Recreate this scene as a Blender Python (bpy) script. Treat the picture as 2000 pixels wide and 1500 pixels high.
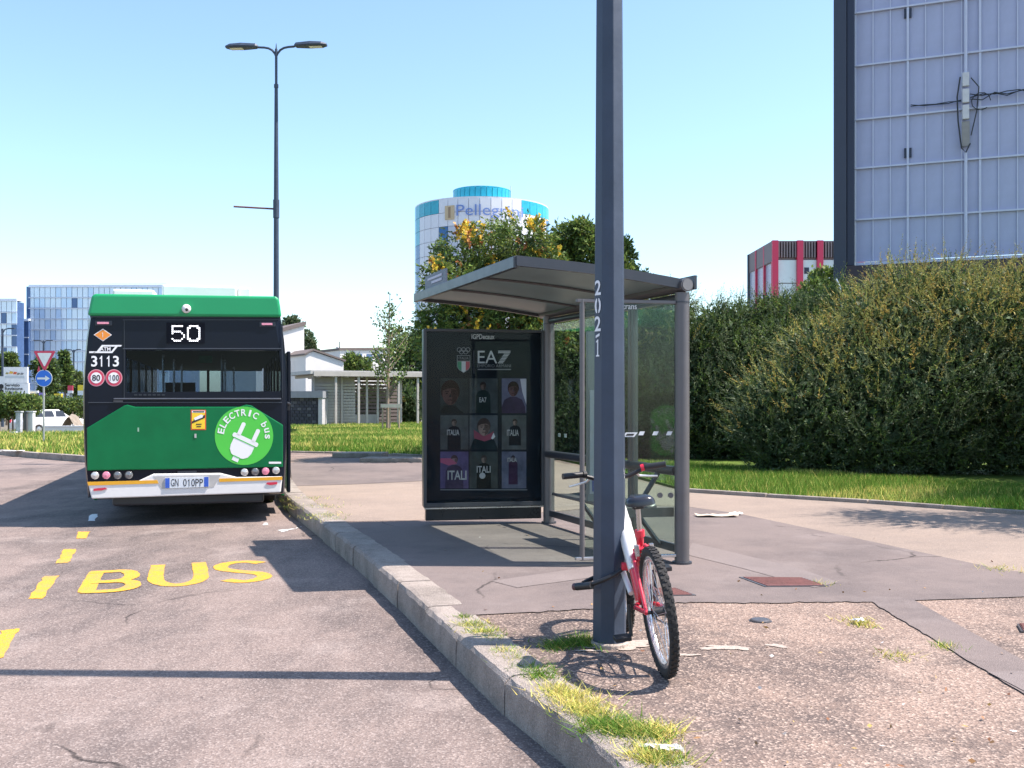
import bpy, bmesh, math, random
import numpy as np
from mathutils import Vector, Matrix
random.seed(7)
rng = np.random.default_rng(7)
for o in list(bpy.data.objects): bpy.data.objects.remove(o)
scene = bpy.context.scene
COL = scene.collection
PI = math.pi
# ------------------------------------------------------------------ camera
F = 2000.0      # focal length, in units of 1/2000 of the picture width
HZ = 778.0      # height of the horizon in the same units
CAMZ = 1.62     # eye height over the road
SW = 0.19       # pavement height over the road
cd = bpy.data.cameras.new('camera'); cam = bpy.data.objects.new('camera', cd); COL.objects.link(cam)
cam.location = (0, 0, CAMZ); cam.rotation_euler = (PI/2, 0, 0)
cd.sensor_width = 36; cd.lens = 36*F/2000; cd.shift_y = (HZ-750)/2000
cd.clip_start = .05; cd.clip_end = 3000
scene.camera = cam
scene.cycles.transparent_max_bounces = 24
# ------------------------------------------------------------------ sky, sun, exposure
SUN_EL, SUN_AZ = 56.5, 92.0
w = bpy.data.worlds.new('World'); scene.world = w; w.use_nodes = True
nt = w.node_tree; bg = nt.nodes['Background']
sky = nt.nodes.new('ShaderNodeTexSky'); sky.sky_type = 'NISHITA'; sky.sun_disc = False
sky.sun_elevation = math.radians(SUN_EL); sky.sun_rotation = math.radians(SUN_AZ)
sky.altitude = 100; sky.air_density = 1.0; sky.dust_density = 0.9; sky.ozone_density = 1.6
tn = nt.nodes.new('ShaderNodeMix'); tn.data_type = 'RGBA'; tn.blend_type = 'MULTIPLY'; tn.inputs[0].default_value = 1; tn.inputs[7].default_value = (.97, 1.03, 1.05, 1)   # the whole sky a touch towards cyan
nt.links.new(sky.outputs[0], tn.inputs[6]); nt.links.new(tn.outputs[2], bg.inputs[0]); bg.inputs[1].default_value = 0.15
sl = bpy.data.lights.new('sun', 'SUN'); sl.energy = 5.0; sl.angle = math.radians(.5); sl.color = (1, .90, .82)
so = bpy.data.objects.new('sun', sl); COL.objects.link(so)
el, az = math.radians(SUN_EL), math.radians(SUN_AZ)
sd = Vector((math.sin(az)*math.cos(el), math.cos(az)*math.cos(el), math.sin(el)))
so.rotation_euler = (-sd).to_track_quat('-Z', 'Y').to_euler(); so.location = (20, -5, 30)
scene.view_settings.view_transform = 'Standard'; scene.view_settings.look = 'None'
scene.view_settings.exposure = 0.95; scene.view_settings.gamma = 1.0
# ------------------------------------------------------------------ measuring helpers
def gx(px, d): return (px-1000)*d/F
def gz(py, d): return CAMZ+(HZ-py)*d/F
def G(px, py, z=0.0):
    d = F*(CAMZ-z)/(py-HZ); return Vector((gx(px, d), d, z))
class VP:
    """a vertical plane through A along direction ang; uz() gives distance along it and height"""
    def __init__(s, A, ang):
        s.A = Vector((A[0], A[1], 0)); s.ang = ang; s.d = (math.cos(ang), math.sin(ang))
    def uz(s, px, py):
        k = (px-1000)/F; dx, dy = s.d
        u = (k*s.A.y-s.A.x)/(dx-k*dy); d = s.A.y+u*dy
        return (u, CAMZ+(HZ-py)*d/F)
# ------------------------------------------------------------------ materials
MATS = {}
def mat(name, col, rough=.6, metal=0, var=.12, scale=6, bump=0, bscale=60, spec=.5, emit=0, coat=0, rand=0, trans=0):
    if name in MATS: return MATS[name]
    m = bpy.data.materials.new(name); m.use_nodes = True; MATS[name] = m
    n = m.node_tree.nodes; l = m.node_tree.links; p = n['Principled BSDF']
    p.inputs['Roughness'].default_value = rough; p.inputs['Metallic'].default_value = metal
    p.inputs['Specular IOR Level'].default_value = spec; p.inputs['Coat Weight'].default_value = coat
    p.inputs['Coat Roughness'].default_value = .05
    tc = n.new('ShaderNodeTexCoord')
    c4 = (*col, 1)
    if var or rand:
        hs = n.new('ShaderNodeHueSaturation'); hs.inputs['Color'].default_value = c4
        no = n.new('ShaderNodeTexNoise'); no.inputs['Scale'].default_value = scale; no.inputs['Detail'].default_value = 6; no.inputs['Roughness'].default_value = .65
        l.new(tc.outputs['Object'], no.inputs['Vector'])
        mr = n.new('ShaderNodeMapRange'); mr.inputs[1].default_value = .25; mr.inputs[2].default_value = .75
        mr.inputs[3].default_value = 1-var; mr.inputs[4].default_value = 1+var
        l.new(no.outputs['Fac'], mr.inputs[0]); last = mr.outputs[0]
        if rand:
            ge = n.new('ShaderNodeNewGeometry'); m2 = n.new('ShaderNodeMapRange')
            m2.inputs[3].default_value = 1-rand; m2.inputs[4].default_value = 1+rand
            l.new(ge.outputs['Random Per Island'], m2.inputs[0])
            mu = n.new('ShaderNodeMath'); mu.operation = 'MULTIPLY'; l.new(last, mu.inputs[0]); l.new(m2.outputs[0], mu.inputs[1]); last = mu.outputs[0]
            m3 = n.new('ShaderNodeMapRange'); m3.inputs[3].default_value = .5-.03*rand/.4; m3.inputs[4].default_value = .5+.03*rand/.4
            l.new(ge.outputs['Random Per Island'], m3.inputs[0]); l.new(m3.outputs[0], hs.inputs['Hue'])
        l.new(last, hs.inputs['Value']); l.new(hs.outputs[0], p.inputs['Base Color'])
        if not rand and rough > .12:
            mr2 = n.new('ShaderNodeMapRange'); mr2.inputs[3].default_value = max(0, rough-.12); mr2.inputs[4].default_value = min(1, rough+.12)
            l.new(no.outputs['Fac'], mr2.inputs[0]); l.new(mr2.outputs[0], p.inputs['Roughness'])
        csrc = hs.outputs[0]
    else:
        p.inputs['Base Color'].default_value = c4; csrc = None
    if bump:
        nb = n.new('ShaderNodeTexNoise'); nb.inputs['Scale'].default_value = bscale; nb.inputs['Detail'].default_value = 5
        l.new(tc.outputs['Object'], nb.inputs['Vector'])
        bp = n.new('ShaderNodeBump'); bp.inputs['Strength'].default_value = bump; bp.inputs['Distance'].default_value = .02
        l.new(nb.outputs['Fac'], bp.inputs['Height']); l.new(bp.outputs[0], p.inputs['Normal'])
    if emit:
        p.inputs['Emission Color'].default_value = c4; p.inputs['Emission Strength'].default_value = emit
    if trans:
        tr = n.new('ShaderNodeBsdfTranslucent'); mx = n.new('ShaderNodeMixShader'); mx.inputs[0].default_value = trans
        if csrc: l.new(csrc, tr.inputs[0])
        else: tr.inputs[0].default_value = c4
        l.new(p.outputs[0], mx.inputs[1]); l.new(tr.outputs[0], mx.inputs[2]); l.new(mx.outputs[0], n['Material Output'].inputs[0])
    return m
def glass(name, tint, refl=.9, ior=1.45, dirt=0.0, dirtcol=(.5, .52, .5)):
    if name in MATS: return MATS[name]
    m = bpy.data.materials.new(name); m.use_nodes = True; MATS[name] = m
    n = m.node_tree.nodes; l = m.node_tree.links; n.remove(n['Principled BSDF'])
    t = n.new('ShaderNodeBsdfTransparent'); t.inputs[0].default_value = (*tint, 1)
    g = n.new('ShaderNodeBsdfGlossy'); g.inputs['Roughness'].default_value = .02; g.inputs[0].default_value = (refl, refl, refl, 1)
    lw = n.new('ShaderNodeLayerWeight'); pw = n.new('ShaderNodeMath'); pw.operation = 'POWER'; pw.inputs[1].default_value = 5; l.new(lw.outputs['Facing'], pw.inputs[0]); lw.inputs[0].default_value = .5
    fm = n.new('ShaderNodeMapRange'); fm.inputs[3].default_value = ((ior-1)/(ior+1))**2; l.new(pw.outputs[0], fm.inputs[0])
    mx = n.new('ShaderNodeMixShader'); l.new(fm.outputs[0], mx.inputs[0]); l.new(t.outputs[0], mx.inputs[1]); l.new(g.outputs[0], mx.inputs[2])
    out = mx.outputs[0]
    if dirt:
        df = n.new('ShaderNodeBsdfDiffuse'); df.inputs[0].default_value = (*dirtcol, 1)
        tc = n.new('ShaderNodeTexCoord'); no = n.new('ShaderNodeTexNoise'); no.inputs['Scale'].default_value = 2.5; no.inputs['Detail'].default_value = 8; no.inputs['Distortion'].default_value = 1.5
        l.new(tc.outputs['Object'], no.inputs['Vector'])
        mr = n.new('ShaderNodeMapRange'); mr.inputs[1].default_value = .35; mr.inputs[2].default_value = .8; mr.inputs[3].default_value = dirt*.4; mr.inputs[4].default_value = dirt*1.6
        l.new(no.outputs['Fac'], mr.inputs[0])
        m2 = n.new('ShaderNodeMixShader'); l.new(mr.outputs[0], m2.inputs[0]); l.new(out, m2.inputs[1]); l.new(df.outputs[0], m2.inputs[2]); out = m2.outputs[0]
    l.new(out, n['Material Output'].inputs[0]); return m
def ground_mat(name, base, dark, light, grain=130, gstr=.5, stain=.35, rough=.9, bump=.5, sscale=.9, stretch=(1, 1, 1), cracks=0, edge=(.42, .72)):
    m = bpy.data.materials.new(name); m.use_nodes = True; MATS[name] = m
    n = m.node_tree.nodes; l = m.node_tree.links; p = n['Principled BSDF']
    p.inputs['Roughness'].default_value = rough; p.inputs['Specular IOR Level'].default_value = .25
    tc = n.new('ShaderNodeTexCoord'); mp = n.new('ShaderNodeMapping'); mp.inputs['Scale'].default_value = stretch
    mp.inputs['Rotation'].default_value = (0, 0, math.radians(-19)); l.new(tc.outputs['Object'], mp.inputs['Vector'])
    def noise(sc, det=6, vec=None, ro=.6):
        a = n.new('ShaderNodeTexNoise'); a.inputs['Scale'].default_value = sc; a.inputs['Detail'].default_value = det; a.inputs['Roughness'].default_value = ro
        l.new(vec or tc.outputs['Object'], a.inputs['Vector']); return a.outputs['Fac']
    def rmp(src, a, b, c, d):
        q = n.new('ShaderNodeMapRange'); q.inputs[1].default_value = a; q.inputs[2].default_value = b; q.inputs[3].default_value = c; q.inputs[4].default_value = d
        l.new(src, q.inputs[0]); return q.outputs[0]
    def mix(fac, c1, c2):
        x = n.new('ShaderNodeMix'); x.data_type = 'RGBA'; l.new(fac, x.inputs[0])
        for i, c in ((6, c1), (7, c2)):
            if isinstance(c, tuple): x.inputs[i].default_value = (*c, 1)
            else: l.new(c, x.inputs[i])
        return x.outputs[2]
    c = mix(rmp(noise(sscale, 8, mp.outputs[0], .7), edge[0], edge[1], 0, stain), base, dark)
    c = mix(rmp(noise(sscale*3.7, 6, mp.outputs[0]), .5, .75, 0, stain*.6), c, dark)
    c = mix(rmp(noise(sscale*1.7+.3, 7), .55, .8, 0, stain*.7), c, light)
    vo = n.new('ShaderNodeTexVoronoi'); vo.inputs['Scale'].default_value = grain; l.new(tc.outputs['Object'], vo.inputs['Vector'])
    sp = n.new('ShaderNodeSeparateColor'); l.new(vo.outputs['Color'], sp.inputs[0])
    c = mix(rmp(sp.outputs[0], .62, 1, 0, gstr), c, light)
    c = mix(rmp(sp.outputs[1], .62, 1, 0, gstr), c, dark)
    c = mix(rmp(noise(grain*.35, 3), .5, .8, 0, gstr*.5), c, dark)
    if cracks:
        v2 = n.new('ShaderNodeTexVoronoi'); v2.feature = 'DISTANCE_TO_EDGE'; v2.inputs['Scale'].default_value = .45
        wn = n.new('ShaderNodeTexNoise'); wn.inputs['Scale'].default_value = 1.6; wn.inputs['Detail'].default_value = 6; l.new(tc.outputs['Object'], wn.inputs['Vector'])
        va = n.new('ShaderNodeMixRGB'); va.inputs[0].default_value = .35; l.new(tc.outputs['Object'], va.inputs[1]); l.new(wn.outputs['Color'], va.inputs[2]); l.new(va.outputs[0], v2.inputs['Vector'])
        ck = rmp(v2.outputs['Distance'], .0015, .005, cracks, 0)
        gate = rmp(noise(.8, 3), .5, .62, 0, 1)
        mm = n.new('ShaderNodeMath'); mm.operation = 'MULTIPLY'; l.new(ck, mm.inputs[0]); l.new(gate, mm.inputs[1])
        c = mix(mm.outputs[0], c, tuple(x*.35 for x in dark))
    l.new(c, p.inputs['Base Color'])
    bp = n.new('ShaderNodeBump'); bp.inputs['Strength'].default_value = bump; bp.inputs['Distance'].default_value = .006
    l.new(vo.outputs['Distance'], bp.inputs['Height']); l.new(bp.outputs[0], p.inputs['Normal'])
    return m
# ------------------------------------------------------------------ object helpers
def link(o, parent=None):
    COL.objects.link(o)
    if parent: o.parent = parent
    return o
def tag(o, label=None, cat=None, group=None, kind=None):
    if label: o['label'] = label
    if cat: o['category'] = cat
    if group: o['group'] = group
    if kind: o['kind'] = kind
    return o
def thing(name, label, cat, loc=(0, 0, 0), rotz=0, group=None):
    o = bpy.data.objects.new(name, None); o.empty_display_size = .2; link(o)
    o.location = loc; o.rotation_euler = (0, 0, rotz); return tag(o, label, cat, group)
def copy_tree(o, parent=None):
    c = o.copy(); link(c, parent)
    for ch in list(o.children): copy_tree(ch, c)
    return c
class MB:
    def __init__(s): s.v = []; s.f = []
    def add(s, vs, fs):
        b = len(s.v); s.v += [tuple(v) for v in vs]; s.f += [tuple(i+b for i in f) for f in fs]; return s
    def box(s, x0, x1, y0, y1, z0, z1):
        return s.add([(x0,y0,z0),(x1,y0,z0),(x1,y1,z0),(x0,y1,z0),(x0,y0,z1),(x1,y0,z1),(x1,y1,z1),(x0,y1,z1)],
                     [(0,3,2,1),(4,5,6,7),(0,1,5,4),(1,2,6,5),(2,3,7,6),(3,0,4,7)])
    def prism(s, poly, y0, y1):
        """polygon in (x,z) pulled along y"""
        n = len(poly)
        return s.add([(x, y0, z) for x, z in poly]+[(x, y1, z) for x, z in poly],
                     [tuple(range(n)), tuple(range(2*n-1, n-1, -1))]+[(i, i+n, (i+1) % n+n, (i+1) % n) for i in range(n)])
    def slab(s, poly, z0, z1):
        n = len(poly)
        return s.add([(p[0], p[1], z0) for p in poly]+[(p[0], p[1], z1) for p in poly],
                     [tuple(range(n-1, -1, -1)), tuple(range(n, 2*n))]+[(i, (i+1) % n, (i+1) % n+n, i+n) for i in range(n)])
    def tube(s, pts, r, n=10, cap=True, closed=False):
        pts = [Vector(p) for p in pts]; m = len(pts); rs = r if isinstance(r, (list, tuple)) else [r]*m
        vs = []; fs = []; ref = None
        for i, p in enumerate(pts):
            a = pts[(i-1) % m] if (i or closed) else pts[0]; b = pts[(i+1) % m] if (i < m-1 or closed) else pts[-1]
            t = (b-a).normalized()
            if ref is None: ref = Vector((0, 0, 1)) if abs(t.z) < .9 else Vector((1, 0, 0))
            u = (ref-t*ref.dot(t)).normalized(); ref = u; q = t.cross(u)
            for k in range(n):
                an = 2*PI*k/n; vs.append(p+(u*math.cos(an)+q*math.sin(an))*rs[i])
        for i in range(m if closed else m-1):
            j = (i+1) % m
            for k in range(n): fs.append((i*n+k, i*n+(k+1) % n, j*n+(k+1) % n, j*n+k))
        if cap and not closed: fs += [tuple(range(n-1, -1, -1)), tuple(range((m-1)*n, m*n))]
        return s.add(vs, fs)
    def lathe(s, prof, n=24, c=(0, 0, 0), axis='z', a0=0, a1=2*PI):
        full = abs(a1-a0-2*PI) < 1e-6; m = n if full else n+1
        vs = []; fs = []
        for r, h in prof:
            for k in range(m):
                a = a0+(a1-a0)*k/n; x, y = r*math.cos(a), r*math.sin(a)
                vs.append({'z': (c[0]+x, c[1]+y, c[2]+h), 'y': (c[0]+x, c[1]+h, c[2]+y), 'x': (c[0]+h, c[1]+x, c[2]+y)}[axis])
        for i in range(len(prof)-1):
            for k in range(n):
                k2 = (k+1) % m; fs.append((i*m+k, i*m+k2, (i+1)*m+k2, (i+1)*m+k))
        return s.add(vs, fs)
    def disc(s, c, r, axis='y', n=28, r2=None):
        r2 = r2 or r
        if axis == 'y': vs = [(c[0]+r*math.cos(2*PI*k/n), c[1], c[2]+r2*math.sin(2*PI*k/n)) for k in range(n)]
        else: vs = [(c[0]+r*math.cos(2*PI*k/n), c[1]+r2*math.sin(2*PI*k/n), c[2]) for k in range(n)]
        return s.add(vs, [tuple(range(n))])
    def ball(s, c, r, n=14, sc=(1, 1, 1)):
        prof = [(max(1e-4, r*math.sin(PI*i/8)), -r*math.cos(PI*i/8)) for i in range(9)]
        b = len(s.v); s.lathe(prof, n)
        for i in range(b, len(s.v)):
            x, y, z = s.v[i]; s.v[i] = (x*sc[0]+c[0], y*sc[1]+c[1], z*sc[2]+c[2])
        return s
    def mesh(s, name, smooth=False, fix=True):
        me = bpy.data.meshes.new(name); me.from_pydata(s.v, [], s.f)
        if fix:
            bm = bmesh.new(); bm.from_mesh(me); bmesh.ops.recalc_face_normals(bm, faces=bm.faces); bm.to_mesh(me); bm.free()
        if smooth:
            me.polygons.foreach_set('use_smooth', [True]*len(me.polygons))
        return me
    def build(s, name, m, parent=None, smooth=False, bevel=0, seg=2, fix=True, off=None):
        if off is not None: s.v = [(x-off[0], y-off[1], z-off[2]) for x, y, z in s.v]
        me = s.mesh(name, smooth, fix); me.materials.append(m)
        o = link(bpy.data.objects.new(name, me), parent)
        if bevel:
            b = o.modifiers.new('bevel', 'BEVEL'); b.width = bevel; b.segments = seg; b.limit_method = 'ANGLE'; b.angle_limit = math.radians(35)
        if smooth:
            e = o.modifiers.new('split', 'EDGE_SPLIT'); e.split_angle = math.radians(40)
        return o
_tc = {}
def text2d(s, bold=False, shear=0):
    key = (s, bold, shear)
    if key in _tc: return _tc[key]
    c = bpy.data.curves.new('lettering', 'FONT'); c.body = s; c.resolution_u = 3; c.shear = shear
    if bold: c.offset = .018
    o = bpy.data.objects.new('lettering', c); COL.objects.link(o); bpy.context.view_layer.update()
    me = bpy.data.meshes.new_from_object(o.evaluated_get(bpy.context.evaluated_depsgraph_get()))
    v = [(a.co.x, a.co.y) for a in me.vertices]; f = [tuple(p.vertices) for p in me.polygons]
    bpy.data.objects.remove(o); bpy.data.meshes.remove(me); bpy.data.curves.remove(c)
    x0 = min(a for a, b in v); x1 = max(a for a, b in v); y0 = min(b for a, b in v); y1 = max(b for a, b in v)
    v = [((a-x0)/(x1-x0), (b-y0)/(y1-y0)) for a, b in v]
    _tc[key] = (v, f); return v, f
ONE = [(.42, 0), (.62, 0), (.62, 1), (.47, 1), (.40, .90), (.20, .80), (.20, .68), (.42, .76)]
ONE_SERIF = [(.22, 0), (.82, 0), (.82, .08), (.62, .10), (.62, 1), (.48, 1), (.20, .88), (.20, .82), (.42, .86), (.42, .10), (.22, .08)]
def cells(t, bold):
    """figures set in equal cells, with a flagged figure one"""
    V, Fc = [], []; n = len(t)
    for i, ch in enumerate(t):
        if ch == ' ': continue
        v, f = (ONE, [tuple(range(len(ONE)))]) if ch == '1' else text2d(ch, bold)
        b = len(V); V += [((i+.08+.84*a)/n, c) for a, c in v]; Fc += [tuple(k+b for k in q_) for q_ in f]
    return V, Fc
class Face:
    """things printed on or fixed to an upright plane, measured on that plane"""
    def __init__(s, vp, parent): s.vp = vp; s.p = parent
    def poly(s, name, pts, m, off=.003, thick=0, parent=None, bevel=0):
        q = [s.vp.uz(*p) for p in pts]; b = MB()
        if thick: b.prism(q, -off-thick, -off)
        else: b.add([(x, -off, z) for x, z in q], [tuple(range(len(q)))])
        return b.build(name, m, parent or s.p, fix=bool(thick), bevel=bevel)
    def rect(s, name, x0, y0, x1, y1, m, off=.003, thick=0, parent=None, bevel=0):
        return s.poly(name, [(x0, y1), (x1, y1), (x1, y0), (x0, y0)], m, off, thick, parent, bevel)
    def disc(s, name, cx, cy, r, m, off=.003, n=32, parent=None, r2=None, thick=0):
        r2 = r2 or r
        return s.poly(name, [(cx+r*math.cos(2*PI*k/n), cy-r2*math.sin(2*PI*k/n)) for k in range(n)], m, off, thick, parent)
    def ring(s, name, cx, cy, r0, r1, m, off=.003, n=32, parent=None):
        b = MB(); vs = []
        for r in (r0, r1):
            for k in range(n):
                u, z = s.vp.uz(cx+r*math.cos(2*PI*k/n), cy-r*math.sin(2*PI*k/n)); vs.append((u, -off, z))
        b.add(vs, [(k, (k+1) % n, n+(k+1) % n, n+k) for k in range(n)]); return b.build(name, m, parent or s.p, fix=False)
    def text(s, name, t, x0, y0, x1, y1, m, off=.004, bold=False, parent=None, rot=0, shear=0):
        v, f = cells(t, bold) if '1' in t else text2d(t, bold, shear); cx, cy = (x0+x1)/2, (y0+y1)/2; out = []
        for a, b in v:
            X = (a-.5)*(x1-x0); Y = (.5-b)*(y1-y0)
            if rot: X, Y = X*math.cos(rot)+Y*math.sin(rot), -X*math.sin(rot)+Y*math.cos(rot)
            u, z = s.vp.uz(cx+X, cy+Y); out.append((u, -off, z))
        return MB().add(out, f).build(name, m, parent or s.p, fix=False)
# leaf-sized faces
def np_mesh(name, V, Fc, mats, mi=None, parent=None, smooth=False):
    me = bpy.data.meshes.new(name); k = Fc.shape[1]
    me.vertices.add(len(V)); me.vertices.foreach_set('co', V.astype(np.float32).ravel())
    me.loops.add(Fc.size); me.loops.foreach_set('vertex_index', Fc.astype(np.int32).ravel())
    me.polygons.add(len(Fc)); me.polygons.foreach_set('loop_start', np.arange(0, Fc.size, k, dtype=np.int32))
    for m in mats: me.materials.append(m)
    if mi is not None: me.polygons.foreach_set('material_index', mi.astype(np.int32))
    me.update(calc_edges=True); me.validate()
    return link(bpy.data.objects.new(name, me), parent)
def unit(a): return a/np.maximum(1e-6, np.linalg.norm(a, axis=1, keepdims=True))
def leaf_quads(P, D, L, W, fold=.25):
    """diamond leaves at P along D, length L, width W"""
    n = len(P); R = rng.normal(size=(n, 3)); S = unit(np.cross(D, R)); N = np.cross(S, D)
    L = np.broadcast_to(L, (n,))[:, None]; W = np.broadcast_to(W, (n,))[:, None]
    V = np.stack([P, P+D*L*.5+S*W*.5+N*W*fold, P+D*L, P+D*L*.5-S*W*.5+N*W*fold], 1).reshape(-1, 3)
    return V, np.arange(4*n).reshape(n, 4)
def blob_points(blobs, n, shell=.55):
    B = np.array(blobs, float); vol = B[:, 3]*B[:, 4]*B[:, 5]; pr = vol**(2/3); idx = rng.choice(len(B), n, p=pr/pr.sum())
    d = unit(rng.normal(size=(n, 3))); r = shell+(1-shell)*rng.random(n)**.6
    c = B[idx]; return c[:, :3]+d*r[:, None]*c[:, 3:6], d, idx
def tri_blades(P, H, lean, W):
    n = len(P); a = rng.random(n)*2*PI; s = np.stack([np.cos(a), np.sin(a), np.zeros(n)], 1)
    b = rng.normal(size=(n, 3))*lean; b[:, 2] = 1; H = np.broadcast_to(H, (n,))[:, None]; W = np.broadcast_to(W, (n,))[:, None]
    V = np.stack([P-s*W, P+s*W, P+b*H], 1).reshape(-1, 3); return V, np.arange(3*n).reshape(n, 3)
def in_poly(x, y, poly):
    ins = np.zeros(len(x), bool); n = len(poly)
    for i in range(n):
        x0, y0 = poly[i][:2]; x1, y1 = poly[(i+1) % n][:2]
        c = ((y0 > y) != (y1 > y)) & (x < (x1-x0)*(y-y0)/((y1-y0) or 1e-9)+x0); ins ^= c
    return ins
def grass(name, poly, z, dens, h, w, mats, label, lean=.35, weights=None):
    A = np.array([p[:2] for p in poly], float); lo, hi = A.min(0), A.max(0)
    n = int(dens*(hi[0]-lo[0])*(hi[1]-lo[1])); x = lo[0]+rng.random(n)*(hi[0]-lo[0]); y = lo[1]+rng.random(n)*(hi[1]-lo[1])
    k = in_poly(x, y, poly); x, y = x[k], y[k]; n = len(x)
    cl = .6+.5*np.sin(x*1.3+2*np.sin(y*.9))*np.sin(y*1.7+1.3*np.sin(x*.7))+.25*np.sin(x*4.1+y*3.3)
    H = h*(.45+.7*rng.random(n))*(.7+.5*np.clip(cl, 0, 1.2)); V, Fc = tri_blades(np.stack([x, y, np.full(n, z)], 1), H, lean, w*(.6+.8*rng.random(n)))
    mi = rng.choice(len(mats), n, p=weights); pt = np.sin(x*.9+1.7*np.sin(y*.6))+np.sin(y*1.3+2.1*np.sin(x*.5+1)); dry = (pt < -.75)&(rng.random(n) < .45); mi[dry] = 2; lush = (pt > .9)&(rng.random(n) < .5); mi[lush] = 0
    o = np_mesh(name, V, Fc, mats, mi)
    return tag(o, label, 'grass', kind='stuff')
# ================================================================== materials in use
M_road = ground_mat('asphalt', (.235, .182, .160), (.080, .066, .064), (.43, .36, .325), grain=100, gstr=.55, stain=.8, stretch=(1, .38, 1), sscale=.55, cracks=.8, edge=(.45, .60))
M_pad = ground_mat('patched_asphalt', (.195, .157, .145), (.11, .092, .09), (.30, .255, .24), grain=170, gstr=.3, stain=.7, sscale=.7, cracks=.8, edge=(.46, .64))
M_agg = ground_mat('washed_aggregate', (.28, .20, .16), (.085, .068, .064), (.50, .385, .315), grain=90, gstr=.8, stain=.8, sscale=.6, bump=.8, edge=(.45, .57))
M_path = ground_mat('beige_path', (.30, .235, .19), (.17, .14, .125), (.41, .33, .275), grain=110, gstr=.5, stain=.6, sscale=.5)
M_kerb = ground_mat('granite', (.35, .30, .265), (.13, .11, .095), (.50, .44, .40), grain=150, gstr=.45, stain=.8, sscale=1.8, bump=.7)
M_earth = ground_mat('earth', (.17, .15, .11), (.09, .085, .06), (.27, .23, .18), grain=8, gstr=.4, stain=.6, sscale=.08)
M_turf = mat('turf', (.10, .15, .03), .95, var=.35, scale=2, spec=.1)
M_turfdry = mat('dry_turf', (.30, .27, .11), .95, var=.3, scale=2, spec=.1)
M_g1 = mat('grass_green', (.10, .20, .025), .8, var=.1, rand=.35, trans=.35, spec=.2)
M_g2 = mat('grass_light', (.20, .29, .05), .8, var=.1, rand=.35, trans=.35, spec=.2)
M_g3 = mat('grass_dry', (.66, .57, .17), .85, var=.1, rand=.3, trans=.3, spec=.2)
M_yel = ground_mat('yellow_road_paint', (.64, .33, .025), (.24, .185, .15), (.70, .40, .05), grain=90, gstr=.55, stain=.62, sscale=2.4, bump=.5, edge=(.5, .72))
M_white = mat('white_paint', (.78, .78, .76), .5, var=.05)
M_wall = mat('white_plaster', (.70, .68, .66), .85, var=.06, scale=1)
M_black = mat('black_plastic', (.018, .019, .022), .45, var=.1)
M_steelgrey = mat('grey_painted_steel', (.105, .10, .105), .38, .3, var=.1, scale=9)
M_pole = mat('slate_blue_painted_steel', (.034, .050, .080), .5, .05, var=.22, scale=5, bump=.06, bscale=25)
M_chrome = mat('bare_metal', (.55, .55, .56), .28, .9, var=.1)
M_cement = mat('spilt_cement', (.38, .315, .27), .95, var=.2, scale=25, bump=.5)
M_rust = mat('rusty_red_iron', (.14, .055, .05), .8, .1, var=.25, scale=12, bump=.3, bscale=90)
M_bark = mat('bark', (.13, .095, .065), .9, var=.3, scale=14, bump=.6)
# ================================================================== ground
def sheet(name, pts, z, m, parent=None, kind='structure'):
    o = MB().add([(p[0], p[1], z) for p in pts], [tuple(range(len(pts)))]).build(name, m, parent, fix=False)
    n = o.data.polygons[0].normal
    if n.z < 0: o.data.flip_normals()
    if kind: o['kind'] = kind
    return o
b = MB(); ys = [-40, 40, 46, 60, 120, 400, 1500]; zs = [-.06, -.06, -.12, -.75, -.75, -.75, -.75]
for y, z in zip(ys, zs): b.v += [(-1500, y, z), (1500, y, z)]
b.f = [(2*i, 2*i+1, 2*i+3, 2*i+2) for i in range(len(ys)-1)]
b.build('ground', M_earth, fix=False)['kind'] = 'structure'
# kerb line: outer top edge of the stones
kp = [(2.05, -2.0), (1.02, 1.2)]+[tuple(G(x, y, SW)[:2]) for x, y in ((1243, 1500), (1062, 1395), (886, 1240), (746, 1112), (642, 1031), (580, 988), (556, 967))]
kp += [(kp[-1][0]-.27*t, kp[-1][1]+.963*t) for t in (4, 9, 13)]
kp = [Vector((x, y, 0)) for x, y in kp]
# smooth the line a little
for _ in range(1):
    q = [kp[0]]
    for a, c in zip(kp, kp[1:]): q += [a*.75+c*.25, a*.25+c*.75]
    kp = q+[kp[-1]]
def kerb_at(s):
    for a, c in zip(kp, kp[1:]):
        L = (c-a).length
        if s <= L: return a+(c-a)*(s/L), (c-a).normalized()
        s -= L
    return kp[-1].copy(), (kp[-1]-kp[-2]).normalized()
KL = sum((c-a).length for a, c in zip(kp, kp[1:])); KW = .27
def right_of(t): return Vector((t.y, -t.x, 0))
inner = []
for i in range(60):
    p, t = kerb_at(KL*i/59); inner.append(p+right_of(t)*(KW-.10))
outer = [kerb_at(KL*i/59)[0] for i in range(60)]
road = sheet('road', [(-70, -30), (2.2, -30)]+[(p.x+.12, p.y) for p in outer]+[(-10, 29.6), (-9.0, 60), (-11.5, 60), (-12.2, 30.5), (-70, 34)], 0, M_road)
# pavement behind the kerb
fl = [G(570, 884, SW), G(700, 887, SW), G(835, 893, SW)]         # edge of the far lawn
rl = [G(1345, 962, SW), G(1500, 972, SW), G(1700, 984, SW), G(2010, 1007, SW)]   # edge of the right lawn
pave = [(p.x+.0, p.y) for p in inner if p.y < 26.8]+[(p.x, p.y+.05) for p in fl]+[(1.0, 24.0), (1.9, 20)]+[(p.x, p.y+.05) for p in rl]+[(12, 10.4), (25, 6), (25, -30), (2.6, -30)]
b = MB().slab(pave, -.05, SW)
b.build('pavement', M_agg)['kind'] = 'structure'; pavement = bpy.data.objects['pavement']
def psheet(name, pts, z, m): return sheet(name, pts, SW+z, m, pavement, None)
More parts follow.
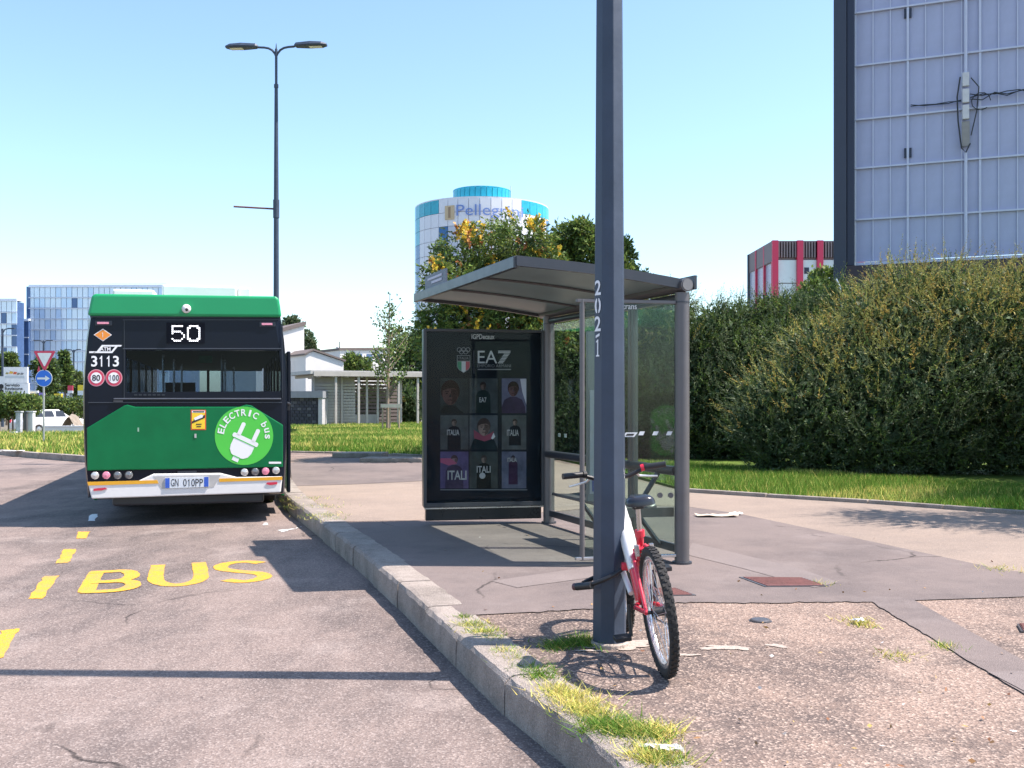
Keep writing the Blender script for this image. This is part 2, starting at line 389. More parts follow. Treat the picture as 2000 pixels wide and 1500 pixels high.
# beige path in front of the right lawn, and beyond the shelter
up = [G(1230, 985, SW), G(1345, 990, SW), G(1440, 1003, SW), G(1700, 1058, SW), G(1960, 1114, SW), G(2300, 1150, SW)]
psheet('beige_path', [tuple(p[:2]) for p in up]+[(12, 10.2)]+[(p.x, p.y-.02) for p in reversed(rl)]+[(1.7, 19.5), (.9, 23.6), (-.6, 24.2), tuple(G(700, 905, SW)[:2]), tuple(G(585, 915, SW)[:2]), tuple(G(578, 955, SW)[:2]), tuple(G(606, 988, SW)[:2]), tuple(G(660, 1019, SW)[:2]), tuple(G(830, 1016, SW)[:2]), tuple(G(1075, 1000, SW)[:2])], .003, M_path)
# dark asphalt round the shelter with the ragged kerb side edge
rag = []
for i in range(26):
    f = i/25; px = 905+(652-905)*f; py = 1203+(1021-1203)*f+6*math.sin(f*3.1)
    p = G(px, py, SW); rag.append((p.x+random.uniform(-.025, .03), p.y+random.uniform(-.02, .02)))
low = [(2300, 1533), (2000, 1357), (1850, 1267), (1770, 1218), (1704, 1178), (1600, 1177), (1440, 1180), (1330, 1178), (1250, 1190), (1160, 1190), (1040, 1197)]
low = [(a[0]+(c[0]-a[0])*i/12, a[1]+(c[1]-a[1])*i/12+random.uniform(-1.4, 1.4)) for a, c in zip(low, low[1:]) for i in range(12)]+low[-1:]
pad = [tuple(G(*p, SW)[:2]) for p in low]+rag+[tuple(G(830, 1017.5, SW)[:2]), tuple(G(1075, 1002, SW)[:2])]+[tuple(G(*p, SW)[:2]) for p in ((1230, 987), (1345, 991), (1440, 1003.5), (1700, 1058.5), (1960, 1114.5), (2300, 1151), (2300, 1160), (2000, 1167), (1786, 1174), (1900, 1238), (2000, 1292), (2300, 1460))]
psheet('asphalt_pad', pad, .007, M_pad)
psheet('asphalt_pad', [tuple(G(*p, SW)[:2]) for p in ((566, 905), (640, 892), (700, 894), (828, 900), (828, 940), (700, 946), (572, 950))], .007, M_pad)
# newer strip repairs inside the pad
M_pad2 = ground_mat('older_asphalt', (.215, .178, .168), (.13, .11, .105), (.31, .265, .25), grain=170, gstr=.3, stain=.5, sscale=.8)
psheet('repair_strip', [tuple(G(*p, SW)[:2]) for p in ((960, 1137), (1158, 1108), (1158, 1130), (1010, 1150))], .010, M_pad2)
psheet('repair_strip', [tuple(G(*p, SW)[:2]) for p in ((1352, 1062), (1420, 1078), (1560, 1112), (1640, 1140), (1590, 1150), (1450, 1112), (1340, 1085))], .010, M_pad2)
psheet('repair_strip', [tuple(G(*p, SW)[:2]) for p in ((1930, 1316), (2050, 1312), (2200, 1420), (2080, 1395))], .010, M_pad2)
# kerb stones
kerb = thing('kerb', 'long row of granite kerb stones dividing the bus lane from the pavement', 'kerb'); kerb['kind'] = 'structure'
s = 0.0
while s < KL-.3:
    Ls = random.uniform(.86, 1.05); p0, t0 = kerb_at(s+.006); p1, t1 = kerb_at(min(KL, s+Ls-.006)); n = 9
    b = MB(); hz = SW+random.uniform(.006, .016); sh = random.uniform(-.008, .008)
    for i in range(n+1):
        f = i/n; p = p0.lerp(p1, f); r = right_of((p1-p0).normalized()); ch = random.choice((0, 0, .004, .008, .014)); cz = ch*.9
        o = p+r*sh
        for dx, z in ((0, -.1), (0, SW*.5), (.004, hz-.022-cz), (.018+ch, hz-.002-ch*.3), (.05+ch, hz+.002), (KW+random.uniform(-.012, .008), hz), (KW, -.1)):
            q = o+r*dx; b.v.append((q.x+random.uniform(-.003, .003), q.y+random.uniform(-.003, .003), z))
    for i in range(n):
        for k in range(6): b.f.append((i*7+k, i*7+k+1, i*7+k+8, i*7+k+7))
    b.f += [tuple(range(6, -1, -1)), tuple(range(n*7, n*7+7))]
    b.build('kerb_stone', M_kerb, kerb, smooth=False); s += Ls
# ---- paint on the road
def mark(name, pts, z=.004):
    c = [G(x, y, 0) for x, y in pts]; return sheet(name, [tuple(p[:2]) for p in c], z, M_yel, road, None)
def ragged(pts, n=9, j=.012):
    w_ = [G(x, y, 0) for x, y in pts]; out = []
    for a, c in zip(w_, w_[1:]+w_[:1]):
        for i in range(n):
            p = a.lerp(c, i/n); out.append((p.x+random.uniform(-j, j), p.y+random.uniform(-j, j)))
    return out
for q in ([(147, 1052), (169, 1052), (175, 1039), (154, 1039)], [(110, 1101), (135, 1099), (149, 1073), (125, 1073)], [(54, 1170), (84, 1170), (114, 1125), (86, 1126)], [(-28, 1300), (4, 1284), (39, 1228), (3, 1232)]):
    sheet('lane_dash', ragged(q), .004, M_yel, road, None)
d3 = [G(*p) for p in ((54, 1170), (84, 1170), (114, 1125), (86, 1126))]; stp = G(20, 1258)-G(84, 1147)
nxt = [p+stp*2.05 for p in d3]; nxt = [a_.lerp(c_, i/9)+Vector((random.uniform(-.012, .012), random.uniform(-.012, .012), 0)) for a_, c_ in zip(nxt, nxt[1:]+nxt[:1]) for i in range(9)]
sheet('lane_dash', [tuple(p[:2]) for p in nxt], .004, M_yel, road, None)
def stroke(name, px, wd=.15, closed=False):
    c = [G(x, y, 0) for x, y in px]; c = [Vector((p.x, p.y)) for p in c]
    b = MB(); n = len(c)
    for i, p in enumerate(c):
        t = (c[min(n-1, i+1)]-c[max(0, i-1)]).normalized(); nn = Vector((-t.y, t.x)); e = wd/2*random.uniform(.93, 1.07)
        b.v += [(p.x+nn.x*e, p.y+nn.y*e, 0), (p.x-nn.x*e, p.y-nn.y*e, 0)]
    b.f = [(2*i, 2*i+1, 2*i+3, 2*i+2) for i in range(n-1)]
    return b
def dense(pts, k=6):
    out = []
    for (a, b_), (c, d) in zip(pts, pts[1:]):
        out += [(a+(c-a)*i/k, b_+(d-b_)*i/k) for i in range(k)]
    return out+[pts[-1]]
def smooth_line(pts, it=2):
    for _ in range(it):
        q = [pts[0]]
        for a, c in zip(pts, pts[1:]): q += [(a[0]*.75+c[0]*.25, a[1]*.75+c[1]*.25), (a[0]*.25+c[0]*.75, a[1]*.25+c[1]*.75)]
        pts = q+[pts[-1]]
    return pts
LETTER = {'B': ([(168, 1157), (178, 1137), (189, 1117)], [(176, 1118.5), (215, 1117), (245, 1115), (258, 1120), (258, 1128), (235, 1135), (178, 1138)], [(178, 1138.5), (235, 1135.5), (258, 1137), (262, 1145), (240, 1153), (205, 1156), (160, 1157)]),
          'U': ([(309, 1104), (304, 1124), (304, 1137), (330, 1144), (365, 1142), (392, 1133), (393, 1120), (388, 1099)],),
          'S': ([(510, 1100), (485, 1097), (452, 1099), (430, 1105), (432, 1113), (470, 1117), (510, 1120), (520, 1127), (500, 1134), (470, 1137), (441, 1133)],)}
for ch, strokes in LETTER.items():
    bb = MB()
    for k, st in enumerate(strokes):
        pl = dense(st) if (ch == 'B' and k == 0) else smooth_line(st); x = stroke('letter', pl, .135); x.v = [(a, c, .004+.0012*k) for a, c, _ in x.v]; bb.add(x.v, x.f)
    o = bb.build('painted_letter', M_yel, road, fix=False)
    for p in o.data.polygons:
        if p.normal.z < 0: p.flip()
# worn white paint at the gutter
for q in ([(545, 1036), (575, 1033), (590, 1029), (550, 1040)], [(172, 1018), (178, 1005), (192, 1004), (186, 1018)], [(515, 1022), (523, 1022), (524, 1026), (516, 1026)]):
    sheet('worn_white_mark', ragged(q, 5, .02), .005, M_white, road, None)
# ---- small things let into the pavement
def iron_cover(name, pts, label, m=M_rust):
    c = [G(*p, SW) for p in pts]; o_ = sum(c, Vector())/len(c); t = thing(name, label, 'cover', (o_.x, o_.y, SW))
    loc_ = [(p-o_) for p in c]
    MB().slab([(p.x*1.05, p.y*1.05) for p in loc_], .004, .0125).build('frame', M_steelgrey, t)
    MB().slab([(p.x*.95, p.y*.95) for p in loc_], .006, .017).build('plate', m, t, bevel=.003)
    rb = MB()
    for i in range(1, 8):
        f = i/8; a = loc_[0].lerp(loc_[3], f)*.9; e = loc_[1].lerp(loc_[2], f)*.9; rb.tube([(a.x, a.y, .018), (e.x, e.y, .018)], .006, 4)
    rb.build('rib', m, t); return t
iron_cover('manhole_cover', [(1447, 1130), (1566, 1131), (1614, 1147), (1496, 1148)], 'rust red rectangular iron cover in the dark asphalt right of the shelter')
iron_cover('manhole_cover', [(1212, 1152), (1320, 1152), (1356, 1165), (1232, 1167)], 'rust red iron cover in the pavement behind the bicycle wheel')
iron_cover('manhole_cover', [(1988, 1222), (2060, 1222), (2080, 1238), (1996, 1236)], 'iron cover cut by the right edge of the picture')
def flat_disc(name, px, py, r, label, m):
    p = G(px, py, SW); t = thing(name, label, 'cap', (p.x, p.y, SW)); MB().lathe([(.001, .014), (r*.85, .014), (r, .009), (r, 0)], 20).build('lid', m, t); MB().lathe([(r, .003), (r*1.12, .003), (r*1.12, 0)], 20).build('rim', M_steelgrey, t)
flat_disc('valve_cap', 1485, 1213, .065, 'small round grey valve cap set in the aggregate pavement', M_steelgrey)
# cement spills
def blotch(px, py, rx, ry, n=26):
    c = G(px, py, SW); out = []; ph = [random.uniform(0, 6.3) for _ in range(4)]
    for i in range(n):
        a = 2*PI*i/n; r = 1+.28*math.sin(2*a+ph[0])+.22*math.sin(3*a+ph[1])+.16*math.sin(5*a+ph[2])+random.uniform(-.12, .12)
        out.append((c.x+rx*r*math.cos(a), c.y+ry*r*math.sin(a)))
    return out
for q in ((1215, 1262, .17, .10), (1410, 1265, .13, .035), (1440, 1267, .06, .05), (1380, 1268, .05, .02), (1517, 1262, .05, .04), (1340, 1280, .06, .03), (1152, 1272, .06, .02)):
    psheet('cement_spill', blotch(*q), .004+random.uniform(0, .001), M_cement)
# far raised slab and stone at the edge of the far lawn
o = thing('stone_slab', 'loose grey stone slab at the edge of the lawn behind the bus', 'slab', (*G(700, 893, SW)[:2], SW)); MB().slab([(-.6, -.25), (.6, -.35), (.7, .3), (-.5, .35)], .0, .12).build('slab_body', M_kerb, o, bevel=.02)
o = thing('stone_slab', 'flat grey slab in the grass just left of the advertising panel', 'slab', (*G(775, 902, SW)[:2], SW)); MB().slab([(-.8, -.3), (.6, -.35), (.75, .3), (-.7, .35)], .0, .1).build('slab_body', M_kerb, o, bevel=.02)
# ---- lawns
LZ = SW+.03
def lawn(name, pts, z=LZ):
    MB().slab(pts, -.1, z).build(name, M_turf)['kind'] = 'structure'
lawn_c = [(-7.5, 27.6)]+[(p.x, p.y+.1) for p in fl]+[(1.0, 24.3), (1.2, 40), (0, 56), (-24*.6, 56), (-9, 45)]
lawn('lawn_behind_bus', lawn_c)
lawn_r = [(p.x, p.y+.1) for p in rl]+[(13, 11), (22, 12), (22, 40), (1.3, 40), (1.2, 24.3), (2.0, 20.2)]
lawn('lawn_right', lawn_r)
ll = [G(-120, 876, .12), G(0, 880, .12), G(80, 887, .12), G(175, 894, .12)]
lawn_l = [(p.x, p.y+.12) for p in ll]+[(-11.4, 34), (-13.8, 44), (-45, 44)]
MB().slab(lawn_l, -.1, .12).build('lawn_left', M_turf)['kind'] = 'structure'
# edging stones
def edging(name, line, z0, z1, label, wd=.10, L=1.0, m=M_kerb):
    t = thing(name, label, 'kerb'); t['kind'] = 'structure'
    for a, c in zip(line, line[1:]):
        n = max(1, int((c-a).length/L)); d = (c-a).normalized(); r = right_of(d)
        for i in range(n):
            p = a.lerp(c, i/n)+d*.008; q = a.lerp(c, (i+1)/n)-d*.008; j = random.uniform(-.015, .015)
            MB().slab([tuple((p-r*wd/2)[:2]), tuple((q-r*wd/2)[:2]), tuple((q+r*wd/2)[:2]), tuple((p+r*wd/2)[:2])], z0, z1+j).build('edging_stone', m, t, bevel=.012)
edging('lawn_edging', [Vector((p.x, p.y+.05, 0)) for p in rl], 0, SW+.05, 'thin row of concrete edging along the right lawn')
edging('lawn_edging', [Vector((-7.5, 27.5, 0))]+[Vector((p.x, p.y+.05, 0)) for p in fl], 0, SW+.05, 'thin row of concrete edging along the lawn behind the bus')
edging('lawn_edging', [Vector((p.x, p.y+.05, 0)) for p in ll], -.1, .15, 'dark kerb along the grass verge at the left', .2)
GM = [M_g1, M_g2, M_g3]
grass('grass', [(p[0], p[1]) for p in lawn_r if p[1] < 30 and p[0] < 15]+[(1.3, 26)], LZ, 1100, .11, .006, GM, 'sunlit green lawn strip in front of the large shrubs', weights=[.42, .50, .08])
grass('grass', lawn_c, LZ, 330, .15, .014, GM, 'rough lawn between the plaza and the slatted pavilion', weights=[.36, .46, .18])
grass('grass', [q for q in lawn_l], .12, 130, .17, .02, GM, 'grass verge round the give way sign at the left', weights=[.25, .37, .38])
# weeds along the kerb, dry and green by turns
V = []; mi = []
def tuft(px, py, n, r, h, mix_):
    n = int(n*1.7); c = G(px, py, SW); P = np.stack([c.x+rng.normal(size=n)*r, c.y+rng.normal(size=n)*r*1.1, np.full(n, SW)], 1)
    v, _ = tri_blades(P, h*.75*(.3+rng.random(n)), 1.1, .0034); V.append(v); mi.append(rng.choice(3, n, p=mix_))
for px, py, n, r, h, k in ((632, 1008, 160, .14, .05, 1), (612, 990, 140, .2, .05, 1), (592, 975, 120, .2, .05, 1), (640, 1015, 100, .1, .04, 1), (905, 1207, 70, .03, .04, 0), (922, 1222, 200, .05, .04, 1), (945, 1238, 240, .05, .045, 1), (965, 1250, 120, .04, .04, 1),
    (985, 1275, 160, .04, .045, 1), (1005, 1290, 120, .04, .04, 1), (1040, 1312, 220, .05, .05, 0), (1060, 1325, 200, .045, .05, 0), (1085, 1350, 260, .055, .045, 2), (1110, 1365, 380, .06, .05, 2), (1135, 1385, 380, .06, .05, 2), (1160, 1398, 300, .055, .05, 2), (1180, 1425, 420, .06, .06, 0), (1215, 1430, 380, .06, .06, 0), (1250, 1440, 300, .06, .06, 1), (1285, 1432, 160, .05, .06, 2),
    (1265, 1482, 300, .05, .06, 2), (1295, 1490, 260, .05, .07, 1), (1090, 1262, 200, .06, .05, 0), (1140, 1255, 220, .06, .06, 0), (1165, 1262, 120, .05, .06, 0), (1675, 1215, 50, .05, .05, 2), (1690, 1222, 60, .05, .05, 2), (1850, 1265, 60, .04, .04, 1), (1950, 1113, 60, .1, .06, 2), (1605, 1143, 40, .05, .05, 2), (1750, 1282, 50, .05, .04, 2)):
    tuft(px, py, n, r, h, [(.6, .3, .1), (.2, .4, .4), (.05, .2, .75)][k])
V = np.concatenate(V); tag(np_mesh('weeds', V, np.arange(len(V)).reshape(-1, 3), GM, np.concatenate(mi)), 'dry and green weeds growing behind the kerb stones', 'weeds', kind='stuff')
# fallen leaves and litter crumbs
n = 150; px = 700+rng.random(n)*1400; py = 990+rng.random(n)**.7*520
P = np.array([list(G(a, c, SW)) for a, c in zip(px, py)]); iy = np.array([q_.y for q_ in inner]); ix = np.array([q_.x for q_ in inner]); P = P[P[:, 0] > np.interp(P[:, 1], iy, ix)+.15]; P[:, 2] += .014
D = unit(np.stack([rng.normal(size=len(P)), rng.normal(size=len(P)), np.abs(rng.normal(size=len(P)))*.15], 1))
Vv, Fc = leaf_quads(P, D, .012+.028*rng.random(len(P)), .008+.014*rng.random(len(P)), .1)
tag(np_mesh('leaf_litter', Vv, Fc, [mat('fallen_leaf', (.36, .2, .08), .9, rand=.4), mat('paper_scrap', (.75, .72, .68), .9, rand=.1)], rng.choice(2, len(Fc), p=[.88, .12])), 'fallen leaves and crumbs scattered over the pavement', 'litter', kind='stuff')
# paper scraps one can pick out
def scrap(px, py, w_, d_, label, m=None, rz=0):
    p = G(px, py, SW); b = MB(); nx, ny = 7, 4
    for j in range(ny+1):
        for i in range(nx+1):
            b.v.append((w_*(i/nx-.5)+random.uniform(-.01, .01), d_*(j/ny-.5)+random.uniform(-.01, .01), .015+random.uniform(0, .025)))
    b.f = [(j*(nx+1)+i, j*(nx+1)+i+1, (j+1)*(nx+1)+i+1, (j+1)*(nx+1)+i) for j in range(ny) for i in range(nx)]
    o = b.build('crumpled_paper', m or mat('paper', (.78, .76, .73), .9), smooth=False); o.location = (p.x, p.y, SW); o.rotation_euler.z = rz
    sm = o.modifiers.new('thick', 'SOLIDIFY'); sm.thickness = .002
    tag(o, label, 'litter')
scrap(1290, 1472, .17, .04, 'crumpled white paper strip lying on the near end of the kerb', rz=-.1)
scrap(1675, 1218, .07, .06, 'pale scrap of paper with weeds on the pavement right of the bicycle')
scrap(1400, 1010, .5, .2, 'flattened pale cardboard on the asphalt behind the near shelter column', mat('cardboard', (.55, .45, .36), .9))
scrap(1437, 1007, .16, .1, 'small white paper lying on the flattened cardboard')
scrap(20, 879, .7, .3, 'white rubbish in the gutter of the left verge', rz=.2); bpy.data.objects['crumpled_paper.004'].location.z = .14
# ================================================================== the bus
M_busblk = mat('bus_gloss_black', (.006, .009, .018), .22, var=.1, scale=2, spec=.18)
M_busdark = mat('bus_satin_black', (.02, .026, .036), .4, var=.15)
M_green = mat('bus_green', (.0015, .14, .045), .34, var=.16, scale=2.5, spec=.25)
M_green2 = mat('bus_roof_green', (.008, .28, .10), .38, var=.05, scale=1.2)
M_lime = mat('sticker_light_green', (.08, .55, .06), .4, var=.03)
M_print = mat('print_white', (.82, .82, .82), .5, var=.02)
M_buswhite = mat('bus_white', (.72, .71, .70), .35, var=.05)
M_amber = mat('ochre_stripe', (.72, .36, .02), .5, var=.08)
M_lampw = mat('lamp_clear', (.55, .54, .53), .15, .3, var=.2, scale=40, coat=1)
M_lampg = mat('lamp_smoke', (.17, .17, .18), .15, .3, var=.2, scale=40, coat=1)
M_lampp = mat('lamp_pink', (.75, .24, .34), .15, var=.15, scale=40, coat=1)
M_red = mat('red_lens', (.55, .02, .06), .2, var=.1, coat=1)
M_tint = glass('tinted_glass', (.50, .56, .62), .35, 1.3)
M_inter = mat('bus_interior', (.10, .11, .13), .7)
M_led = mat('led_white', (.95, .96, 1), .5, var=0, emit=1.6)
M_tyre = mat('tyre_rubber', (.022, .021, .021), .85, var=.2, scale=30)
BANG = math.radians(15)
BA = G(170, 1030, 0); BV = VP(BA, BANG); q = BV.uz
bus = thing('city_bus', 'green and black electric city bus seen from the rear, route 50', 'bus', (BA.x, BA.y, 0), BANG)
bf = Face(BV, bus)
OUT = [(170, 974), (163, 900), (160.5, 820), (160, 760), (162, 715), (167, 660), (173, 619), (178, 590), (186, 578), (538, 583), (545, 594), (549, 622), (555, 660), (560, 715), (562, 760), (562, 820), (560, 900), (556, 966)]
out = [q(*p) for p in OUT]; W = q(559, 800)[0]; cxm = W/2
HOLE = [q(*p) for p in ((246, 684), (549, 685), (549, 764), (246, 766))]
bm = bmesh.new()
def inset(p, a): return (cxm+(p[0]-cxm)*(1-a/1.2), 1.6+(p[1]-1.6)*(1-a/1.35))
L0 = [bm.verts.new((x, 0, z)) for x, z in [inset(p, .075) for p in out]]; L05 = [bm.verts.new((x, .03, z)) for x, z in [inset(p, .022) for p in out]]
L1 = [bm.verts.new((x, .10, z)) for x, z in out]; L2 = [bm.verts.new((x, .6, z)) for x, z in out]
H0 = [bm.verts.new((x, 0, z)) for x, z in HOLE]; H1 = [bm.verts.new((x, .09, z)) for x, z in HOLE]
nO = len(out)
e = [bm.edges.new((L0[i], L0[(i+1) % nO])) for i in range(nO)]+[bm.edges.new((H0[i], H0[(i+1) % 4])) for i in range(4)]
bmesh.ops.triangle_fill(bm, edges=e, use_beauty=True)
for A_, B_ in ((L0, L05), (L05, L1), (L1, L2)):
    for i in range(nO): bm.faces.new((A_[i], B_[i], B_[(i+1) % nO], A_[(i+1) % nO]))
for i in range(4): bm.faces.new((H0[i], H0[(i+1) % 4], H1[(i+1) % 4], H1[i]))
bmesh.ops.recalc_face_normals(bm, faces=bm.faces)
me = bpy.data.meshes.new('rear_shell'); bm.to_mesh(me); bm.free(); me.materials.append(M_busblk); rear = link(bpy.data.objects.new('rear_shell', me), bus)
# rear window
wz0, wz1 = HOLE[2][1], HOLE[0][1]
MB().box(HOLE[0][0], HOLE[1][0], .03, .036, wz0-.01, wz1+.01).build('rear_window', M_tint, bus)
BL = 11.6
# sides, floor, roof, front
MB().box(.06, W-.06, .5, BL-.3, .30, .42).build('underbody', M_busdark, bus)
for x0, x1 in ((.0, .05), (W-.05, W)):
    MB().box(x0, x1, .6, BL-.2, .28, 1.18).build('side_panel', M_green, bus, bevel=.02)
    for i in range(7):
        y = .65+i*(BL-1.0)/7; xx = x0+.02
        MB().box(xx, xx+.012, y+.06, y+(BL-1.0)/7-.03, 1.2, 2.36).build('side_window', M_tint, bus)
        MB().box(x0+.005, x1-.005, y-.04, y+.055, 1.18, 2.4).build('pillar', M_busdark, bus)
MB().prism([(.02, 2.38), (W-.02, 2.38), (W-.06, 2.7), (W-.16, 2.80), (.16, 2.80), (.06, 2.7)], .5, BL-.05).build('roof', M_green2, bus, bevel=.03)
MB().box(.04, W-.04, BL-.12, BL-.05, .3, 1.02).build('front_panel', M_green, bus, bevel=.02)
MB().box(.04, W-.04, BL-.10, BL-.085, 1.02, 2.36).build('windscreen', glass('clear_glass', (.86, .92, .92), .9), bus)
MB().box(.1, W-.1, BL-.6, BL-.15, .42, .98).build('dashboard', M_inter, bus, bevel=.03)
b = MB(); b.box(.05, W-.05, BL-.14, BL-.11, 2.27, 2.38); b.box(cxm-.1, cxm-.04, BL-.14, BL-.11, 1.0, 2.28); b.build('windscreen_blind', M_inter, bus)
# inside: bulkhead, ceiling, seats, poles
MB().box(.08, W-.08, .62, BL-.6, 2.28, 2.34).build('ceiling', M_inter, bus)
MB().box(.2, W-.2, .62, .75, .45, 1.32).build('bulkhead', M_inter, bus)
MB().box(cxm-.85, cxm-.25, 8.6, 8.7, .45, 1.95).build('driver_partition', M_inter, bus)
for i, (x, y) in enumerate(((.4, 1.6), (1.9, 1.6), (.4, 3.1), (1.9, 3.1), (.4, 5.0), (1.9, 6.3))):
    b = MB().box(x-.2, x+.2, y-.05, y+.02, .95, 1.62); b.box(x-.2, x+.2, y, y+.42, .9, .98); b.tube([(x, y+.2, .42), (x, y+.2, .92)], .03, 8); b.build('passenger_seat', M_inter, bus, bevel=.02)
for x, y in ((.75, 2.4), (1.6, 2.4), (.8, 4.2), (1.62, 4.4), (1.6, 6.0), (.8, 6.6), (1.75, 8.3)):
    MB().tube([(x, y, .42), (x, y, 2.3)], .018, 8).build('grab_pole', M_chrome, bus, smooth=True)
MB().box(*[q(383, 700)[0], q(411, 700)[0]], .9, .93, *[q(390, 704)[1], q(390, 689)[1]]).build('emergency_exit_sign', mat('exit_green', (.02, .3, .2), .5), bus)
# wheels
for x0, y in ((.03, 2.75), (W-.35, 2.75), (.03, 8.75), (W-.33, 8.75)):
    t = MB().lathe([(.28, 0), (.40, -.005), (.46, .02), (.478, .06), (.478, .24), (.46, .29), (.40, .31), (.28, .3)], 32, (x0, y, .478), 'x').build('wheel', M_tyre, bus, smooth=True)
    MB().lathe([(.29, .01), (.27, .06), (.14, .08), (.12, .02), (.01, .02)], 24, (x0, y, .478), 'x').build('rim', M_chrome, t, smooth=True)
MB().box(.3, W-.3, 2.6, 2.9, .32, .6).build('rear_axle', M_busdark, bus)
MB().box(.28, W-.28, .15, .5, .24, .5).build('rear_valance', M_busdark, bus, bevel=.03)
# open door leaf on the kerb side
t = MB().box(W+.05, W+.10, .9, 1.75, .30, 2.28).build('door_leaf', M_busblk, bus, bevel=.015)
MB().box(W+.103, W+.108, 1.0, 1.65, .5, 2.15).build('door_glass', M_tint, t)
# green roof fairing and what sits behind it
fp = [q(*p) for p in ((171.5, 617), (176, 594), (179.5, 577), (188, 574), (538, 579), (544.5, 583), (547, 598), (550, 620))]
MB().prism(fp, -.045, .62).build('roof_fairing', M_green2, bus, bevel=.035, seg=3)
bf.rect('fairing_gap', 176, 617.5, 547, 620, M_busdark, .002, .01)
def roofbox(x0, y0, x1, y1, fy, dep, name):
    # a box on the roof at distance fy behind the rear plane
    v2 = VP((BA.x-math.sin(BANG)*fy, BA.y+math.cos(BANG)*fy), BANG); a = v2.uz(x0, y1); c = v2.uz(x1, y0)
    return MB().box(a[0], c[0], fy, fy+dep, min(a[1], 2.75), c[1]).build(name, M_buswhite, bus, bevel=.03)
roofbox(219, 566, 302, 580, 1.2, 1.5, 'air_conditioner'); roofbox(316, 559, 463, 580, 1.4, 4.5, 'battery_pack'); roofbox(463, 561, 491, 580, 1.6, 3, 'battery_pack')
b = MB().box(*[q(330, 0)[0], q(455, 0)[0]], 1.7, 2.2, 3.05, 3.075); b.build('battery_lid', M_steelgrey, bus)
# camera dome
t = MB().ball((*[q(364.5, 604)[0]], -.075, q(364.5, 604)[1]), .058, 18, (1, .8, 1)).build('rear_camera', M_buswhite, bus, smooth=True)
MB().ball((q(365.5, 606)[0], -.112, q(365, 606)[1]), .021, 10).build('camera_lens', M_black, t, smooth=True)
# panel lines
for gx0 in (242, 551): bf.rect('panel_gap', gx0, 626, gx0+1.4, 777, M_busdark, .001, .005)
bf.rect('hatch_seam', 172, 785.5, 551, 786.6, MATS.get('seam_grey') or mat('seam_grey', (.06, .07, .09), .4), .001, .006)
for k in range(7): bf.rect('vent_slot', 262+k*9, 770, 268+k*9, 772.5, M_busdark, .001, .006)
bf.rect('panel_gap', 240, 624, 548, 625.6, M_busdark, .001, .006); bf.rect('panel_gap', 240, 680, 549, 681.6, mat('seam_grey', (.06, .07, .09), .4), .001, .006)
bf.rect('window_ledge', 222, 777.5, 549, 780.5, mat('ledge_grey', (.075, .085, .105), .35), .0, .03, bevel=.008)
t = bf.rect('hatch_handle', 222, 782, 240, 785, M_steelgrey, .001, .02)
# line number: dot matrix
DIG = {'5': ["1111110", "1000000", "1000000", "1111100", "1000010", "0000001", "0000001", "1000010", "0111100"], '0': ["0111110", "1100011", "1000001", "1000001", "1000001", "1000001", "1000001", "1100011", "0111110"]}
bf.rect('display_glass', 325, 630, 400, 671, mat('display_black', (.006, .007, .012), .4, var=0, spec=.1), .001, .004)
for ch, x0 in (('5', 335), ('0', 365)):
    b = MB()
    for r, row in enumerate(DIG[ch]):
        for c, v in enumerate(row):
            if v == '1':
                cx_, cy_ = x0+2+c*3.75, 637+r*3.55; a = q(cx_-1.3, cy_+1.25); d = q(cx_+1.3, cy_-1.25); b.box(a[0], d[0], -.009, -.006, a[1], d[1])
    b.build('led_digit', M_led, bus)
for x0, x1, y in ((190, 213, 631), (511, 532, 633)):
    bf.rect('brake_light_housing', x0-4, y-4.5, x1+6, y+5, M_busdark, .001, .008, bevel=.003); t = bf.rect('brake_light', x0, y-2.2, x1, y+2.2, M_lampp, .011, .012, bevel=.003)
# stickers at the upper left
t = bf.poly('diamond_sticker', [(183, 654), (201, 642), (218.5, 654), (201, 666.5)], M_print, .003)
bf.poly('sticker_field', [(185, 654), (201, 643.6), (216.5, 654), (201, 665)], mat('sticker_orange', (.78, .27, .035), .5, var=.05), .005, parent=t); bf.text('sticker_digit', '1', 198.5, 649, 203, 659, M_print, .007, parent=t)
b = bf.poly('operator_logo', [(184.5, 687.2), (181.3, 689.5), (174.3, 689.5), (174.3, 686.2), (189, 686.2), (199, 673.8), (238, 673.8), (236.5, 677), (202, 677), (193, 687.2)], M_print, .003)
bf.poly('logo_bar', [(193, 686.2), (217.5, 686.2), (225, 677), (230, 677), (219.5, 689.5), (181, 689.5)], M_print, .004, parent=b)
bf.text('logo_letters', 'ATM', 195.5, 678, 216, 685.4, M_print, .005, bold=True, parent=b)
bf.text('fleet_number', '3113', 177, 695, 233.5, 716, M_print, .003, bold=True)
for cx_, s_, wd in ((188, '80', 8), (222.5, '100', 10.5)):
    t = bf.disc('speed_sticker', cx_, 738, 16.6, mat('sticker_rim_pink', (.72, .38, .42), .5, var=.03), .003)
    bf.disc('red_ring', cx_, 738, 15.2, mat('sticker_red', (.55, .05, .10), .5, var=.05), .005, parent=t); bf.disc('white_field', cx_, 738, 10.8, M_print, .007, parent=t)
    bf.text('speed_figures', s_, cx_-wd, 732, cx_+wd, 744, mat('print_black', (.02, .02, .022), .6, var=0), .009, bold=True, parent=t)
